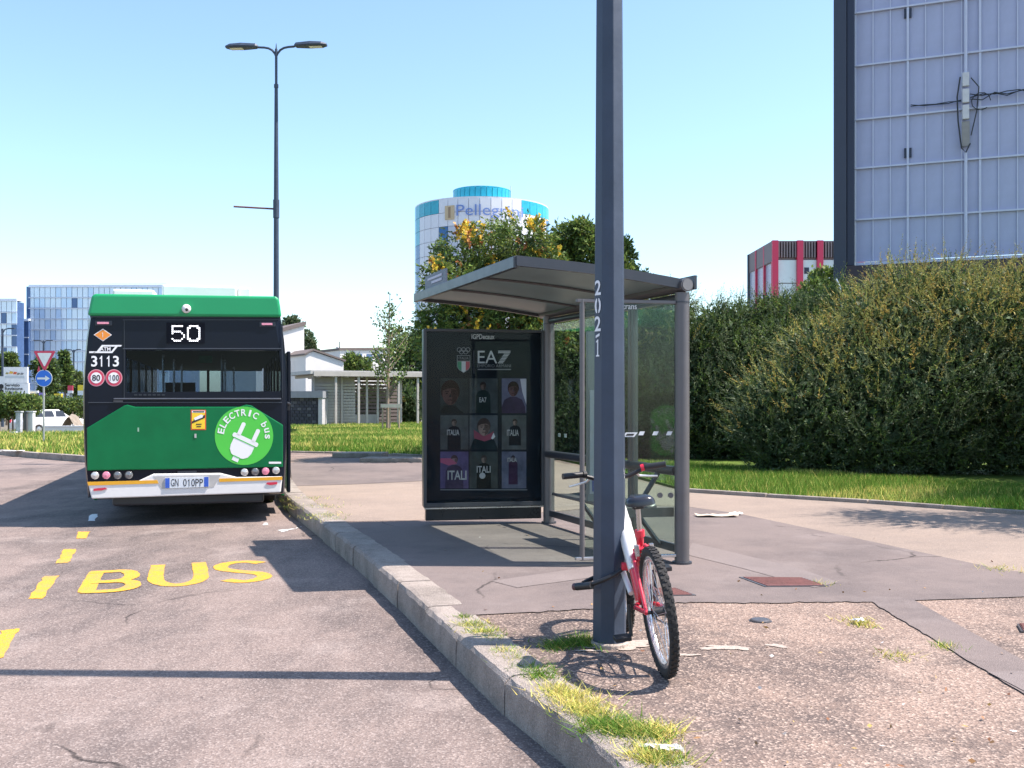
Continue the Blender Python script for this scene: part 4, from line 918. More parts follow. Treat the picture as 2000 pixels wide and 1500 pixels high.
# ================================================================== bicycle
M_bred = mat('bicycle_red', (.62, .022, .05), .28, var=.1, coat=.5)
M_bwhite = mat('bicycle_white', (.78, .77, .75), .3, var=.06, coat=.5)
RC = G(1300, 1322, SW); BH = math.radians(95)
bike = thing('bicycle', 'red and white mountain bike leaning against the near lamp post', 'bicycle', RC)
bike.rotation_euler = (math.radians(-6.5), 0, BH)
WR = .338; RA = Vector((0, 0, WR)); FA = Vector((1.05, 0, WR)); BBk = Vector((.41, 0, .30)); HTb = Vector((.85, 0, .70)); HTt = Vector((.81, 0, .88)); STt = Vector((.255, 0, .705))
def wheel(c, name):
    rim = MB(); n = 48
    rim.lathe([(.262, -.013), (.285, -.014), (.289, -.011), (.280, 0), (.289, .011), (.285, .014), (.262, .013), (.258, 0), (.262, -.013)], n, tuple(c), 'y')
    w_ = rim.build('wheel', mat('alloy_rim', (.70, .70, .70), .25, .8, var=.08), bike, smooth=True)
    t = MB(); prof = [(.286, -.014), (.300, -.022), (.316, -.023), (.328, -.015), (.332, 0), (.328, .015), (.316, .023), (.300, .022), (.286, .014)]
    t.lathe(prof, n, tuple(c), 'y')
    for k in range(52):
        a = 2*PI*k/52
        for y, rr, lx in ((-.014, .328, .010), (.014, .328, .010), (0, .332, .008)):
            aa = a+(PI/52 if y == 0 else 0); u = Vector((math.cos(aa), 0, math.sin(aa))); v = Vector((-math.sin(aa), 0, math.cos(aa)))
            p = Vector(c)+u*rr+Vector((0, y, 0)); vs = []
            for du in (-.004, .0042):
                for dv in (-lx, lx):
                    for dy in (-.006, .006): vs.append(p+u*du+v*dv*.8+Vector((0, dy*1.15, 0)))
            t.add(vs, [(0, 1, 3, 2), (4, 6, 7, 5), (0, 4, 5, 1), (2, 3, 7, 6), (0, 2, 6, 4), (1, 5, 7, 3)])
    t.build('tyre', M_tyre, w_, smooth=True)
    s_ = MB()
    for k in range(32):
        a = 2*PI*k/32; sd_ = .03 if k % 2 else -.03; off_ = .35*(1 if (k//2) % 2 else -1)
        s_.tube([c+Vector((.02*math.cos(a+off_*3), sd_, .02*math.sin(a+off_*3))), c+Vector((.264*math.cos(a), 0, .264*math.sin(a)))], .0014, 4, cap=False)
    s_.build('spokes', M_chrome, w_); MB().tube([c+Vector((0, -.055, 0)), c+Vector((0, -.035, 0)), c+Vector((0, -.034, 0)), c+Vector((0, .034, 0)), c+Vector((0, .035, 0)), c+Vector((0, .055, 0))], [.01, .01, .024, .024, .01, .01], 12).build('hub', M_black, w_, smooth=True)
    return w_
rw = wheel(RA, 'r'); fw = wheel(FA, 'f')
def bt(name, pts, r, m, parent=bike, n=10): return MB().tube(pts, r, n).build(name, m, parent, smooth=True)
mid = Vector((.50, 0, .47))
fr = bt('main_tube', [HTb+Vector((-.02, 0, .12)), mid+Vector((.14, 0, .17)), mid], [.042, .046, .040], M_bwhite)
bt('lower_tube', [mid, Vector((.46, 0, .40)), BBk+Vector((.02, 0, .01))], [.034, .034, .032], M_bred, fr); bt('second_tube', [HTb+Vector((0, .035, -.01)), Vector((.60, .05, .44)), BBk+Vector((.05, .045, .05))], .016, M_bwhite, fr)
bt('second_tube', [HTb+Vector((0, -.035, -.01)), Vector((.60, -.05, .44)), BBk+Vector((.05, -.045, .05))], .016, M_bwhite, fr)
bt('head_tube', [HTb, HTt], .024, M_bred, fr)
st = bt('seat_tube', [BBk, Vector((.33, 0, .51)), STt], [.022, .022, .020], M_bred); bt('top_brace', [STt+Vector((.01, 0, -.06)), Vector((.42, 0, .56)), mid+Vector((.03, 0, .07))], [.017, .02, .018], M_bred, fr)
MB().tube([STt+Vector((0, 0, -.012)), STt+Vector((-.004, 0, .022))], .027, 14).build('seat_clamp', M_bred, st)
for s_ in (-1, 1):
    y = .062*s_
    bt('chain_stay', [BBk+Vector((-.02, .03*s_, 0)), Vector((.28, y, .31)), RA+Vector((0, y, 0))], [.014, .013, .011], M_bred)
    bt('seat_stay', [STt+Vector((-.01, .016*s_, -.06)), Vector((.20, y*.95, .60)), Vector((.12, y, .50)), RA+Vector((0, y, 0))], [.012, .012, .011, .010], M_bred)
    bt('swing_arm_strut', [Vector((.34, .02*s_, .55)), Vector((.25, y*.9, .56)), Vector((.19, y, .59))], .010, M_bwhite)
    bt('fork_leg', [HTb+Vector((.01, .06*s_, -.01)), Vector((.94, .06*s_, .50)), FA+Vector((0, .06*s_, 0))], [.017, .019, .014], M_bwhite)
bt('fork_crown', [HTb+Vector((.008, -.07, -.005)), HTb+Vector((.008, .07, -.005))], .018, M_bwhite)
bt('stay_bridge', [Vector((.235, -.05, .625)), Vector((.235, .05, .625))], .012, M_bred)
bt('shock', [Vector((.33, 0, .53)), Vector((.40, 0, .47))], .024, mat('shock_blue', (.12, .16, .32), .4, .3)); 
for y in (-.04, .04): MB().box(.17, .20, y-.012, y+.012, .60, .66).build('rear_brake', M_chrome, bike, bevel=.003)
# cranks and pedals
cr = bt('crank', [BBk+Vector((0, .075, 0)), BBk+Vector((-.02, .085, -.17))], .011, M_black); p_ = BBk+Vector((-.02, .135, -.172)); MB().box(p_.x-.045, p_.x+.045, p_.y-.045, p_.y+.045, p_.z-.013, p_.z+.013).build('pedal', M_black, cr, bevel=.005)
cr = bt('crank', [BBk+Vector((0, -.08, 0)), BBk+Vector((.02, -.09, .17))], .011, M_black); p_ = BBk+Vector((.02, -.14, .172)); MB().box(p_.x-.045, p_.x+.045, p_.y-.045, p_.y+.045, p_.z-.013, p_.z+.013).build('pedal', M_black, cr, bevel=.005)
MB().lathe([(.035, -.003), (.095, -.003), (.097, 0), (.095, .003), (.035, .003)], 36, (BBk.x, -.062, BBk.z), 'y').build('chainring', M_steelgrey, bike)
MB().lathe([(.02, -.018), (.05, -.018), (.045, -.005), (.038, .01), (.02, .012)], 24, (0, -.045, WR), 'y').build('sprockets', M_steelgrey, bike)
b = MB()
for z, r1_ in ((1, .097), (-1, .097)): b.tube([BBk+Vector((0, -.062, z*.095)), Vector((0, -.055, WR+z*.048-(0 if z > 0 else .03)))], .005, 5)
b.build('chain', M_steelgrey, bike); MB().box(-.02, .03, -.075, -.05, WR-.15, WR-.03).build('derailleur', M_black, bike, bevel=.006)
# saddle
bt('seat_post', [STt, Vector((.222, 0, .865))], .0135, M_chrome)
prof = [(-.02, .072, .0), (.02, .082, .012), (.07, .075, .012), (.12, .048, .006), (.18, .026, .004), (.25, .018, -.004)]; b = MB(); sx, szz = .12, .905
for x, hw, z in prof:
    for u, dz in ((-1, -.035), (-.95, -.008), (-.55, .012), (0, .004), (.55, .012), (.95, -.008), (1, -.035)): b.v.append((sx+x, hw*u, szz+z+dz))
for i in range(len(prof)-1):
    for k in range(6): b.f.append((i*7+k, i*7+k+1, (i+1)*7+k+1, (i+1)*7+k))
b.f += [tuple(range(7)), tuple(range(len(prof)*7-7, len(prof)*7))]
sad = b.build('saddle', mat('saddle_vinyl', (.02, .022, .03), .22, var=.15), bike, smooth=True); sad.modifiers.clear(); sm = sad.modifiers.new('soft', 'SUBSURF'); sm.levels = 1; sm.render_levels = 1
b = MB()
for y in (-.022, .022): b.tube([(sx+.0, y*1.4, szz-.03), (sx+.06, y, szz-.045), (sx+.15, y, szz-.045), (sx+.22, y*.4, szz-.012)], .004, 6)
b.build('saddle_rails', M_black, sad); MB().box(sx+.08, sx+.125, -.03, .03, szz-.06, szz-.03).build('saddle_clamp', M_black, sad, bevel=.005)
# bars
bt('steerer', [HTt, Vector((.80, 0, .93))], .014, M_black); bt('stem', [Vector((.80, 0, .915)), Vector((.86, 0, .955))], .017, M_black)
hb = bt('handlebar', [(.80, .295, 1.01), (.83, .20, 1.005), (.86, .10, .965), (.862, 0, .955), (.86, -.10, .965), (.83, -.20, 1.005), (.80, -.295, 1.01)], .0125, M_black)
for s_ in (-1, 1):
    bt('grip', [(.797, .31*s_, 1.012), (.828, .19*s_, 1.006)], .018, M_black, hb, 14); MB().tube([(.83, .185*s_, 1.006), (.834, .165*s_, 1.003)], .021, 14).build('shift_ring', M_bred if s_ < 0 else M_black, hb)
    lv = bt('brake_lever', [(.845, .135*s_, .985), (.885, .16*s_, .955), (.885, .22*s_, .945), (.875, .27*s_, .94)], [.010, .008, .007, .006], M_chrome, hb, 8)
    bt('cable', [(.85, .14*s_, .985), (.92, .09*s_, .96), (.93, .03*s_, .88), (.88, .02*s_, .74), (.80, .02*s_, .62)], .0035, M_black, hb, 6)
# ---- lock round the post
lk = thing('bicycle_lock', 'black cable lock with red end wrapped round the base of the near lamp post', 'lock', (PB.x, PB.y, SW))
z = .40; pts = [(-.175, -.045, z-.05), (-.125, -.10, z-.035), (-.06, -.128, z-.005), (.03, -.13, z+.035), (.085, -.115, z+.08), (.13, -.06, z+.12), (.15, .02, z+.11), (.10, .10, z+.05), (0, .125, z), (-.10, .09, z-.03), (-.15, .03, z-.045)]
pts = [Vector(p) for p in pts]; o = MB().tube(pts, .014, 10).build('cable', M_black, lk, smooth=True); sm = o.modifiers.new('soft', 'SUBSURF'); sm.levels = 1; sm.render_levels = 1
MB().tube([(-.19, -.03, z-.055), (-.11, -.112, z-.032)], .022, 14).build('lock_barrel', M_black, lk, smooth=True); MB().tube([(-.205, -.014, z-.058), (-.19, -.03, z-.055)], .021, 14).build('barrel_end', mat('lock_maroon', (.11, .045, .05), .5), lk)
MB().box(.055, .10, -.145, -.095, z+.055, z+.10).build('lock_buckle', M_bred, lk, bevel=.01)
# ================================================================== plants
def leafmat(n, c, r=.3, tr=.3): return mat(n, c, .6, var=.12, rand=r, trans=tr, spec=.3)
L_dark = leafmat('leaf_dark', (.062, .10, .040)); L_mid = leafmat('leaf_mid', (.10, .155, .035)); L_light = leafmat('leaf_light', (.19, .25, .055)); L_yel = leafmat('flower_yellow', (.75, .52, .07)); L_or = leafmat('pod_orange', (.46, .20, .08))
L_olive = leafmat('leaf_olive', (.27, .28, .085)); L_ochre = leafmat('leaf_ochre', (.40, .30, .08)); L_grey = leafmat('leaf_greygreen', (.13, .165, .09))
def limb_tree(t, base, top, blobs, r0, seed=0, nb=9):
    rr = random.Random(seed); b = MB(); base = Vector(base); top = Vector(top)
    path = [base.lerp(top, f)+Vector((rr.uniform(-.06, .06), rr.uniform(-.06, .06), 0))*f for f in (0, .25, .5, .75, 1)]
    b.tube(path, [r0, r0*.8, r0*.65, r0*.45, r0*.2], 10)
    for bl in blobs[:nb]:
        f = rr.uniform(.3, .75); p = base.lerp(top, f); e = Vector(bl[:3]); m_ = p.lerp(e, .5)+Vector((0, 0, -.12*(e-p).length)); b.tube([p, m_, e], [r0*.42, r0*.28, r0*.1], 7)
        for _ in range(3):
            e2 = e+Vector((rr.uniform(-1, 1)*bl[3], rr.uniform(-1, 1)*bl[4], rr.uniform(-.3, 1)*bl[5]))*.8; b.tube([m_.lerp(e, .6), e2], [r0*.15, r0*.05], 5)
    return b.build('trunk', M_bark, t, smooth=True)
def crown(t, blobs, n, L, Wd, mats, wts, up=.2, droop=0, shell=.35):
    P, d, idx = blob_points(blobs, n, shell); P = P+rng.normal(size=P.shape)*np.array(blobs)[idx][:, 3:4]*.13; D = unit(d*.8+rng.normal(size=(n, 3))*.6+np.array([0, 0, up-droop])); V, Fc = leaf_quads(P, D, L*(.6+.8*rng.random(n)), Wd*(.6+.8*rng.random(n)))
    return V, Fc, rng.choice(len(mats), n, p=wts)
def sprays(P, D, per, L, leafL, leafW, spread):
    """pinnate sprays or flower panicles: leaves strung along a short axis"""
    n = len(P); tt = np.linspace(0.1, 1, per); base = (P[:, None, :]+D[:, None, :]*(L*tt)[None, :, None]).reshape(-1, 3)
    dd = unit(np.repeat(D, per, 0)+rng.normal(size=(n*per, 3))*spread); return leaf_quads(base, dd, leafL*(.7+.6*rng.random(n*per)), leafW)
def merge(parts):
    V = []; Fc = []; mi = []; o_ = 0
    for v, f, m in parts: V.append(v); Fc.append(f+o_); mi.append(m); o_ += len(v)
    return np.concatenate(V), np.concatenate(Fc), np.concatenate(mi)
def rand_blobs(c, R, k, r, seed, flat=.85):
    rr = random.Random(seed); out = []
    for _ in range(k):
        while True:
            v = Vector((rr.uniform(-1, 1), rr.uniform(-1, 1), rr.uniform(-1, 1)))
            if v.length < 1: break
        q_ = r*rr.uniform(.65, 1.2); out.append((c[0]+v.x*R[0], c[1]+v.y*R[1], c[2]+v.z*R[2], q_, q_, q_*flat))
    return out
# golden rain tree behind the shelter
d = 24.0; X = gx(950, d); kt = thing('flowering_tree', 'leafy tree with yellow flower clusters and orange pods above the shelter roof', 'tree', (X, d, LZ))
bl = []
for px, py, r in ((905, 470, .50), (960, 440, .42), (1020, 450, .50), (1050, 500, .55), (890, 530, .55), (960, 530, .65), (1040, 560, .6), (865, 590, .45), (920, 600, .6), (990, 610, .6), (850, 625, .40), (1060, 620, .6), (930, 650, .5), (880, 660, .45), (1010, 480, .5), (1000, 660, .6)):
    bl.append((gx(px, d)-X, random.uniform(-.9, .9), gz(py+26, d)-LZ, r, r*1.2, r*.8))
limb_tree(kt, (0, 0, 0), (0, 0, 4.4), bl, .13, 3, 16)
mats = [L_dark, L_mid, L_light, L_yel, L_or]; P, dd, _ = blob_points(bl, 4200, .5); D = unit(dd*np.array([1, 1, .3])+rng.normal(size=P.shape)*.35-np.array([0, 0, .15]))
v1, f1 = sprays(P, D, 11, .34, .105, .042, .75); m1 = np.repeat(rng.choice(3, len(P), p=[.24, .44, .32]), 11)
k = (dd[:, 2] > .05)&(dd[:, 1] < .5)&(rng.random(len(P)) < .30)&(np.sin(P[:, 0]*4+P[:, 2]*3) > -.1); Pf = P[k]; v2, f2 = sprays(Pf, unit(rng.normal(size=Pf.shape)*.5+np.array([0, -.2, 1.0])), 18, .34, .085, .075, 1.0); m2 = np.repeat(rng.choice([3, 3, 3, 3, 3, 4], len(Pf)), 18)
k = (dd[:, 1] < -.1)&(rng.random(len(P)) < .035)&(P[:, 0] > -.6); Pp = P[k]+dd[k]*.08; v3, f3 = sprays(Pp, unit(rng.normal(size=Pp.shape)*.6+np.array([0, -.5, .3])), 14, .22, .075, .07, 1.1); m3 = np.full(len(Pp)*14, 4)
np_mesh('crown', *merge([(v1, f1, m1), (v2, f2, m2), (v3, f3, m3)])[:2], mats, merge([(v1, f1, m1), (v2, f2, m2), (v3, f3, m3)])[2], kt)
def leafy_tree(label, px, d, blobs_px, n, L, mats, wts, r0=.1, z0=LZ, group=None, name='broadleaf_tree', cut=1.0, dep=.7):
    X = gx(px, d); t = thing(name, label, 'tree', (X, d, z0), group=group); bl = []
    for bx, by, rp in blobs_px:
        r = rp*d/F; bl.append((gx(bx, d)-X, random.uniform(-dep, dep)*r*1.2, gz(by, d)-z0, r, r, r*.85))
    zt = max(b_[2] for b_ in bl); limb_tree(t, (0, 0, 0), (0, 0, zt*.85), bl, r0, int(px))
    V, Fc, mi = crown(t, bl, n, L, L*.5, mats, wts); np_mesh('crown', V, Fc, mats, mi, t); return t
GMt = [L_dark, L_mid, L_light]
leafy_tree('green leafy tree right of the flowering tree, behind the near lamp post', 1150, 27, [(1085, 500, 34), (1075, 540, 40), (1110, 465, 34), (1135, 455, 26), (1185, 480, 34), (1160, 490, 40), (1100, 520, 45), (1200, 540, 42), (1160, 560, 50), (1235, 560, 40), (1260, 590, 34), (1100, 600, 50), (1200, 610, 50), (1215, 480, 20), (1218, 500, 22), (1150, 640, 50)], 26000, .13, GMt, [.2, .44, .36], .13)
# shrubs: upright shoots over a leafy mass
def shrub(label, centre, blobs, nsh, nleaf, tip=.5, shootL=.45, leaf=.055, lat=.35, group=None, name='shrub', tipm=(L_olive, L_ochre), z0=LZ):
    X, Y = centre; t = thing(name, label, 'shrub', (X, Y, z0), group=group)
    bl = [(b_[0]-X, b_[1]-Y, b_[2]-z0, b_[3], b_[4], b_[5]) for b_ in blobs]; mats = [L_dark, L_grey, L_mid, tipm[0], tipm[1]]
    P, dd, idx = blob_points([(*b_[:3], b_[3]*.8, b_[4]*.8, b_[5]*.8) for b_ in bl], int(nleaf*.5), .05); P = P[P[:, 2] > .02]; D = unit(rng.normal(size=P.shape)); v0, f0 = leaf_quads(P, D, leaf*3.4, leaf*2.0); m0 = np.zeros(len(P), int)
    P, dd, idx = blob_points(bl, nleaf, .45); keep = P[:, 2] > .02; P, dd = P[keep], dd[keep]
    D = unit(dd+rng.normal(size=P.shape)*.7+np.array([0, 0, .4])); v1, f1 = leaf_quads(P, D, leaf*1.5*(.6+.8*rng.random(len(P))), leaf*.7); m1 = rng.choice(3, len(P), p=[.6, .25, .15])
    P, dd, idx = blob_points(bl, nsh, .82); keep = P[:, 2] > .05; P, dd = P[keep], dd[keep]
    D = unit(dd*np.array([1.0, 1.0, .45])+rng.normal(size=P.shape)*lat+np.array([0, 0, .5])); per = 15; Ls = shootL*(.45+1.0*rng.random(len(P))**1.5)
    tt = np.linspace(0, 1, per); base = (P[:, None, :]+D[:, None, :]*(Ls[:, None]*tt[None, :])[:, :, None]); base[:, :, 2] += (tt**2*.06)[None, :]
    base = base.reshape(-1, 3); Dr = np.repeat(D, per, 0); dl = unit(Dr+rng.normal(size=Dr.shape)*.62); taper = np.tile(1.15-.6*tt, len(P))
    v2, f2 = leaf_quads(base, dl, leaf*1.35*taper*(.7+.6*rng.random(len(base))), leaf*.42*taper)
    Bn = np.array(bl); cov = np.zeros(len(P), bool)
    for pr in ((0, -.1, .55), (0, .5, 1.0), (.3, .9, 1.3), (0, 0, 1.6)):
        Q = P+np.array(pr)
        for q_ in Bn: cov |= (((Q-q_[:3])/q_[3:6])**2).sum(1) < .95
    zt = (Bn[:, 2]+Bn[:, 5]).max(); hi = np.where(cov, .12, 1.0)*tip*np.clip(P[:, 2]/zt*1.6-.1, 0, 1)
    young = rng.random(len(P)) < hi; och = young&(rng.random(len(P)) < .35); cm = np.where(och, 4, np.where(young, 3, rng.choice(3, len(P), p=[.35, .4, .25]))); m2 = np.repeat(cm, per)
    s_ = D*Ls[:, None]; sd_ = unit(np.cross(D, rng.normal(size=D.shape)))*.004; v3 = np.stack([P-sd_, P+sd_, P+s_+sd_*.4, P+s_-sd_*.4], 1).reshape(-1, 3); f3 = np.arange(len(v3)).reshape(-1, 4); m3 = np.where(young, 3, 1)
    V, Fc, mi = merge([(v0, f0, m0), (v1, f1, m1), (v2, f2, m2), (v3, f3, m3)]); np_mesh('foliage', V, Fc, mats, mi, t)
    b = MB(); rr = random.Random(int(X*10))
    for b_ in bl[:14]:
        p0 = Vector((b_[0]*.45+rr.uniform(-.3, .3), b_[1]*.45, 0)); e_ = Vector(b_[:3]); b.tube([p0, p0.lerp(e_, .5)+Vector((0, 0, .2)), e_], [.05, .035, .012], 6)
    b.build('stems', M_bark, t); return t
def fillblobs(pxs, d, dep, z0=LZ):
    return [(gx(px, d+dy), d+dy, gz(py, d+dy), r*(d)/F, r*d/F*dep, r*d/F*.85) for px, py, r, dy in pxs]
# the large one at the right
d = 20.0
B = fillblobs([(1760, 590, 85, 1), (1850, 580, 80, .5), (1960, 590, 85, .5), (2060, 580, 90, 0), (1690, 640, 80, .5), (1780, 660, 100, 0), (1890, 650, 110, -.3), (1990, 660, 110, -.5), (2090, 660, 110, -.5), (1600, 700, 80, .3), (1680, 740, 100, -.3), (1790, 760, 110, -.8), (1900, 760, 110, -.9), (2010, 770, 110, -1), (2110, 770, 110, -1), (1510, 780, 75, 0), (1590, 800, 90, -.5), (1700, 830, 90, -.9), (1810, 840, 90, -1), (1920, 845, 90, -1), (2030, 850, 90, -1), (1470, 835, 50, -.2), (1540, 860, 70, -.4), (1640, 870, 70, -.8), (1740, 880, 60, -1), (1850, 885, 60, -1), (1960, 885, 60, -1), (2100, 870, 80, -1), (1500, 900, 40, -.3), (1600, 905, 40, -.6)], d, 1.1)
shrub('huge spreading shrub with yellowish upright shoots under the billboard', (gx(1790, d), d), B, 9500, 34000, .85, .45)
d = 24.5
B = fillblobs([(1400, 640, 55, 0), (1450, 630, 50, .3), (1510, 620, 55, .5), (1560, 620, 50, 0), (1630, 600, 50, 0), (1370, 690, 60, 0), (1440, 700, 70, -.3), (1520, 690, 75, -.4), (1600, 680, 70, -.3), (1380, 770, 70, -.5), (1460, 780, 70, -.7), (1540, 770, 70, -.8), (1400, 850, 60, -.6), (1480, 855, 60, -.8), (1340, 830, 60, -.5), (1370, 900, 40, -.5), (1450, 900, 40, -.5)], d, 1.2)
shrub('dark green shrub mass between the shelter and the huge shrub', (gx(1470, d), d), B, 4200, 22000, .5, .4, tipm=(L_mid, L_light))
d = 25.0
B = fillblobs([(1310, 610, 45, 0), (1270, 650, 55, 0), (1330, 670, 55, -.2), (1220, 690, 60, 0), (1290, 740, 70, -.4), (1210, 770, 65, -.4), (1290, 820, 65, -.6), (1215, 845, 60, -.6), (1280, 885, 45, -.6), (1200, 890, 40, -.6)], d, 1.2)
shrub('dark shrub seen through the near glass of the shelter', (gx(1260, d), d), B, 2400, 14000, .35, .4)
B = fillblobs([(1150, 660, 45, 0), (1100, 670, 45, 0), (1130, 720, 60, -.2), (1080, 740, 50, -.2), (1150, 790, 60, -.4), (1090, 810, 55, -.5), (1140, 860, 55, -.5), (1080, 880, 40, -.5), (1020, 700, 55, .3), (1010, 780, 60, 0), (1020, 860, 50, 0), (950, 700, 50, .5), (940, 790, 60, .3), (960, 860, 50, 0), (890, 720, 40, .6), (880, 800, 50, .5), (890, 865, 40, .3)], d, 1.2)
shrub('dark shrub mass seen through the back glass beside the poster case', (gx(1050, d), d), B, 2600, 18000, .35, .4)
# shrubs beyond the right edge whose shade falls on the path
B = [(x, y, z, r, r, r*.8) for x, y, z, r in ((8.0, 11.9, 4.9, .8), (8.8, 11.6, 4.5, .9), (7.7, 12.5, 5.0, .55), (9.4, 12.1, 4.6, 1.0), (9.6, 11.3, 3.4, 1.0), (10.4, 12, 3, 1.4), (9.0, 14.2, 3.9, .9), (9.7, 15.0, 3.4, 1.1), (10.3, 16.3, 3.7, 1.2), (9.8, 14.0, 2.4, 1.1), (10.8, 15.6, 2.0, 1.4), (11.2, 17.6, 3.6, 1.2), (11.4, 17.2, 2.0, 1.3))]
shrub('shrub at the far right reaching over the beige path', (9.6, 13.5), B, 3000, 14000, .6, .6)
# young staked tree
d = 45.0; X = gx(757, d); t = thing('young_tree', 'thin young tree tied to wooden stakes on the lawn behind the bus', 'tree', (X, d, LZ)); hT = gz(570, d)-LZ
b = MB(); b.tube([(0, 0, 0), (.03, 0, hT*.5), (.1, 0, hT*.98)], [.07, .05, .012], 8); P = []
rr = random.Random(5)
for i in range(34):
    z = rr.uniform(.26, .85)*hT; a = rr.uniform(0, 6.28); L = (1-abs(z/hT-.35)*1.2)*1.5*rr.uniform(.5, 1); e_ = Vector((math.cos(a)*L, math.sin(a)*L, z+L*1.0)); b.tube([(0.05, 0, z), (e_.x*.55, e_.y*.55, z+(e_.z-z)*.45), e_], [.022, .014, .006], 5)
    for _ in range(5+int(9*(z < hT*.5))): f = rr.uniform(.3, 1); P.append((e_.x*f+rr.uniform(-.12, .12), e_.y*f+rr.uniform(-.12, .12), z+(e_.z-z)*f+rr.uniform(-.15, .15)))
for _ in range(40): P.append((.1+rr.uniform(-.15, .15), rr.uniform(-.1, .1), rr.uniform(.6, 1)*hT))
b.build('trunk', mat('pale_bark', (.26, .20, .15), .9), t, smooth=True)
P = np.repeat(np.array(P), 3, 0)+rng.normal(size=(len(P)*3, 3))*.09; v, f = leaf_quads(P, unit(rng.normal(size=P.shape)), .13, .09); np_mesh('crown', v, f, [L_dark, L_mid, L_light], rng.choice(3, len(f), p=[.4, .4, .2]), t)
st = thing('tree_stakes', 'three wooden stakes with a crossbar round the young tree', 'stake', (X, d, LZ))
for x in (-.2, .12, .52): MB().tube([(x, -.15, 0), (x, -.15, gz(790, d)-LZ)], .035, 8).build('stake', mat('stake_wood', (.33, .25, .18), .9), st)
MB().box(-.28, .62, -.2, -.13, gz(796, d)-LZ, gz(789, d)-LZ).build('crossbar', mat('pale_wood', (.55, .48, .40), .9), st)
# ================================================================== billboard seen from behind
d0 = 27.0; BBA = (gx(1672, d0), d0); bang = math.atan2(-1, 2.4); bbv = VP(BBA, bang)
bb = thing('billboard', 'huge dark framed billboard seen from its pale ribbed back above the shrubs', 'billboard', (BBA[0], BBA[1], 0), bang)
M_back = mat('billboard_sheet', (.40, .42, .57), .6, var=.13, scale=1.1); M_rib = mat('billboard_rib', (.54, .56, .68), .5, var=.05); M_bfr = mat('billboard_frame', (.045, .052, .075), .5, .2, var=.12, scale=2); M_bfr2 = mat('billboard_frame_inner', (.028, .035, .06), .5, .2, var=.12, scale=2)
zb = bbv.uz(1672, 512)[1]; zt = 15.2; BWd = 9.5
rowz = [zb]+[bbv.uz(1672, y)[1] for y in (430, 330, 235, 130, 27)]; step = rowz[2]-rowz[1]
while rowz[-1]+step < zt: rowz.append(rowz[-1]+step)
rowz.append(zt); cw = .425; ncol = int(BWd/cw)
pm = {}
for r in range(len(rowz)-1):
    h = rowz[r+1]-rowz[r]
    for c in range(ncol):
        key = round(h, 3)
        if key not in pm:
            m_ = MB().box(.004, cw-.004, .0, .02, .004, h-.004).mesh('back_panel'); m_.materials.append(M_back); pm[key] = m_
        o = link(bpy.data.objects.new('back_panel', pm[key]), bb); o.location = (c*cw, random.uniform(0, .012), rowz[r])
for c in range(ncol+1):
    big = c in (3, 7, 11, 15, 19)
    MB().box(c*cw-(.028 if big else .014), c*cw+(.028 if big else .014), -.055 if big else -.03, -.001, zb, zt).build('upright_rib', M_rib, bb)
for z in rowz[1:-1]: MB().box(-.05, BWd, -.075, -.02, z-.022, z+.022).build('cross_rib', M_rib, bb)
fl_ = bbv.uz(1630, 300)[0]; fi = bbv.uz(1655, 300)[0]
MB().box(fl_, fi, -.3, .55, zb-.5, zt+.4).build('side_frame', M_bfr, bb, bevel=.02); MB().box(fi, -.03, -.25, .5, zb-.12, zt+.3).build('inner_frame', M_bfr2, bb, bevel=.02)
MB().box(fi, BWd+.3, -.35, .5, zb-.75, zb-.13).build('bottom_frame', mat('billboard_brown', (.05, .032, .04), .6), bb); MB().box(0, BWd, -.06, -.0, zb-.125, zb-.02).build('bottom_rail', M_rib, bb)
MB().box(fi, BWd+.3, -.3, .55, zt+.01, zt+.5).build('top_frame', M_bfr, bb)
for x in (.5, 4.5, 8.5): MB().box(x-.25, x+.25, .1, .5, 0, zb-.4).build('leg', M_bfr, bb)
cx_ = bbv.uz(1886, 200)[0]
MB().tube([(cx_, -.09, zb), (cx_, -.09, bbv.uz(1886, 300)[1])], .04, 8).build('conduit', M_rib, bb); MB().tube([(cx_, -.09, bbv.uz(1886, 148)[1]), (cx_, -.09, zt)], .04, 8).build('conduit', M_rib, bb)
for y0, y1 in ((145, 172), (177, 204), (208, 236)): MB().box(cx_-.08, cx_+.08, -.2, -.08, bbv.uz(1886, y1)[1], bbv.uz(1886, y0)[1]).build('junction_box', mat('box_pale', (.60, .58, .58), .5), bb, bevel=.015)
MB().box(cx_-.09, cx_+.09, -.16, -.08, bbv.uz(1886, 288)[1], bbv.uz(1886, 240)[1]).build('cable_tray', mat('tray_tan', (.30, .28, .26), .7), bb)
rr = random.Random(3); zc = bbv.uz(1886, 192)[1]
def cable(pts, r=.014): MB().tube(pts, r, 6).build('cable', M_black, bb, smooth=True)
cable([(cx_-.13, -.2, zc+.5), (cx_-.2, -.2, zc), (cx_-.18, -.2, zc-.6), (cx_-.1, -.2, zc-1.3), (cx_, -.22, zc-1.42), (cx_+.1, -.2, zc-1.2)], .018)
cable([(cx_+.12, -.2, zc+.45), (cx_+.3, -.2, zc+.2), (cx_+.25, -.2, zc-.4), (cx_+.12, -.2, zc-1.0)])
for k in range(3): cable([(cx_+.1+i*.28, -.12-.02*k, zc+.02+rr.uniform(-.09, .1)-.03*k) for i in range(12)], .013)
for k in range(2): cable([(cx_-.1-i*.3, -.11, zc-.08+rr.uniform(-.04, .03)) for i in range(5)], .012)
cable([(cx_+.35+.22*math.cos(a*.6), -.14, zc-.15+.22*math.sin(a*.6)) for a in range(10)], .012)
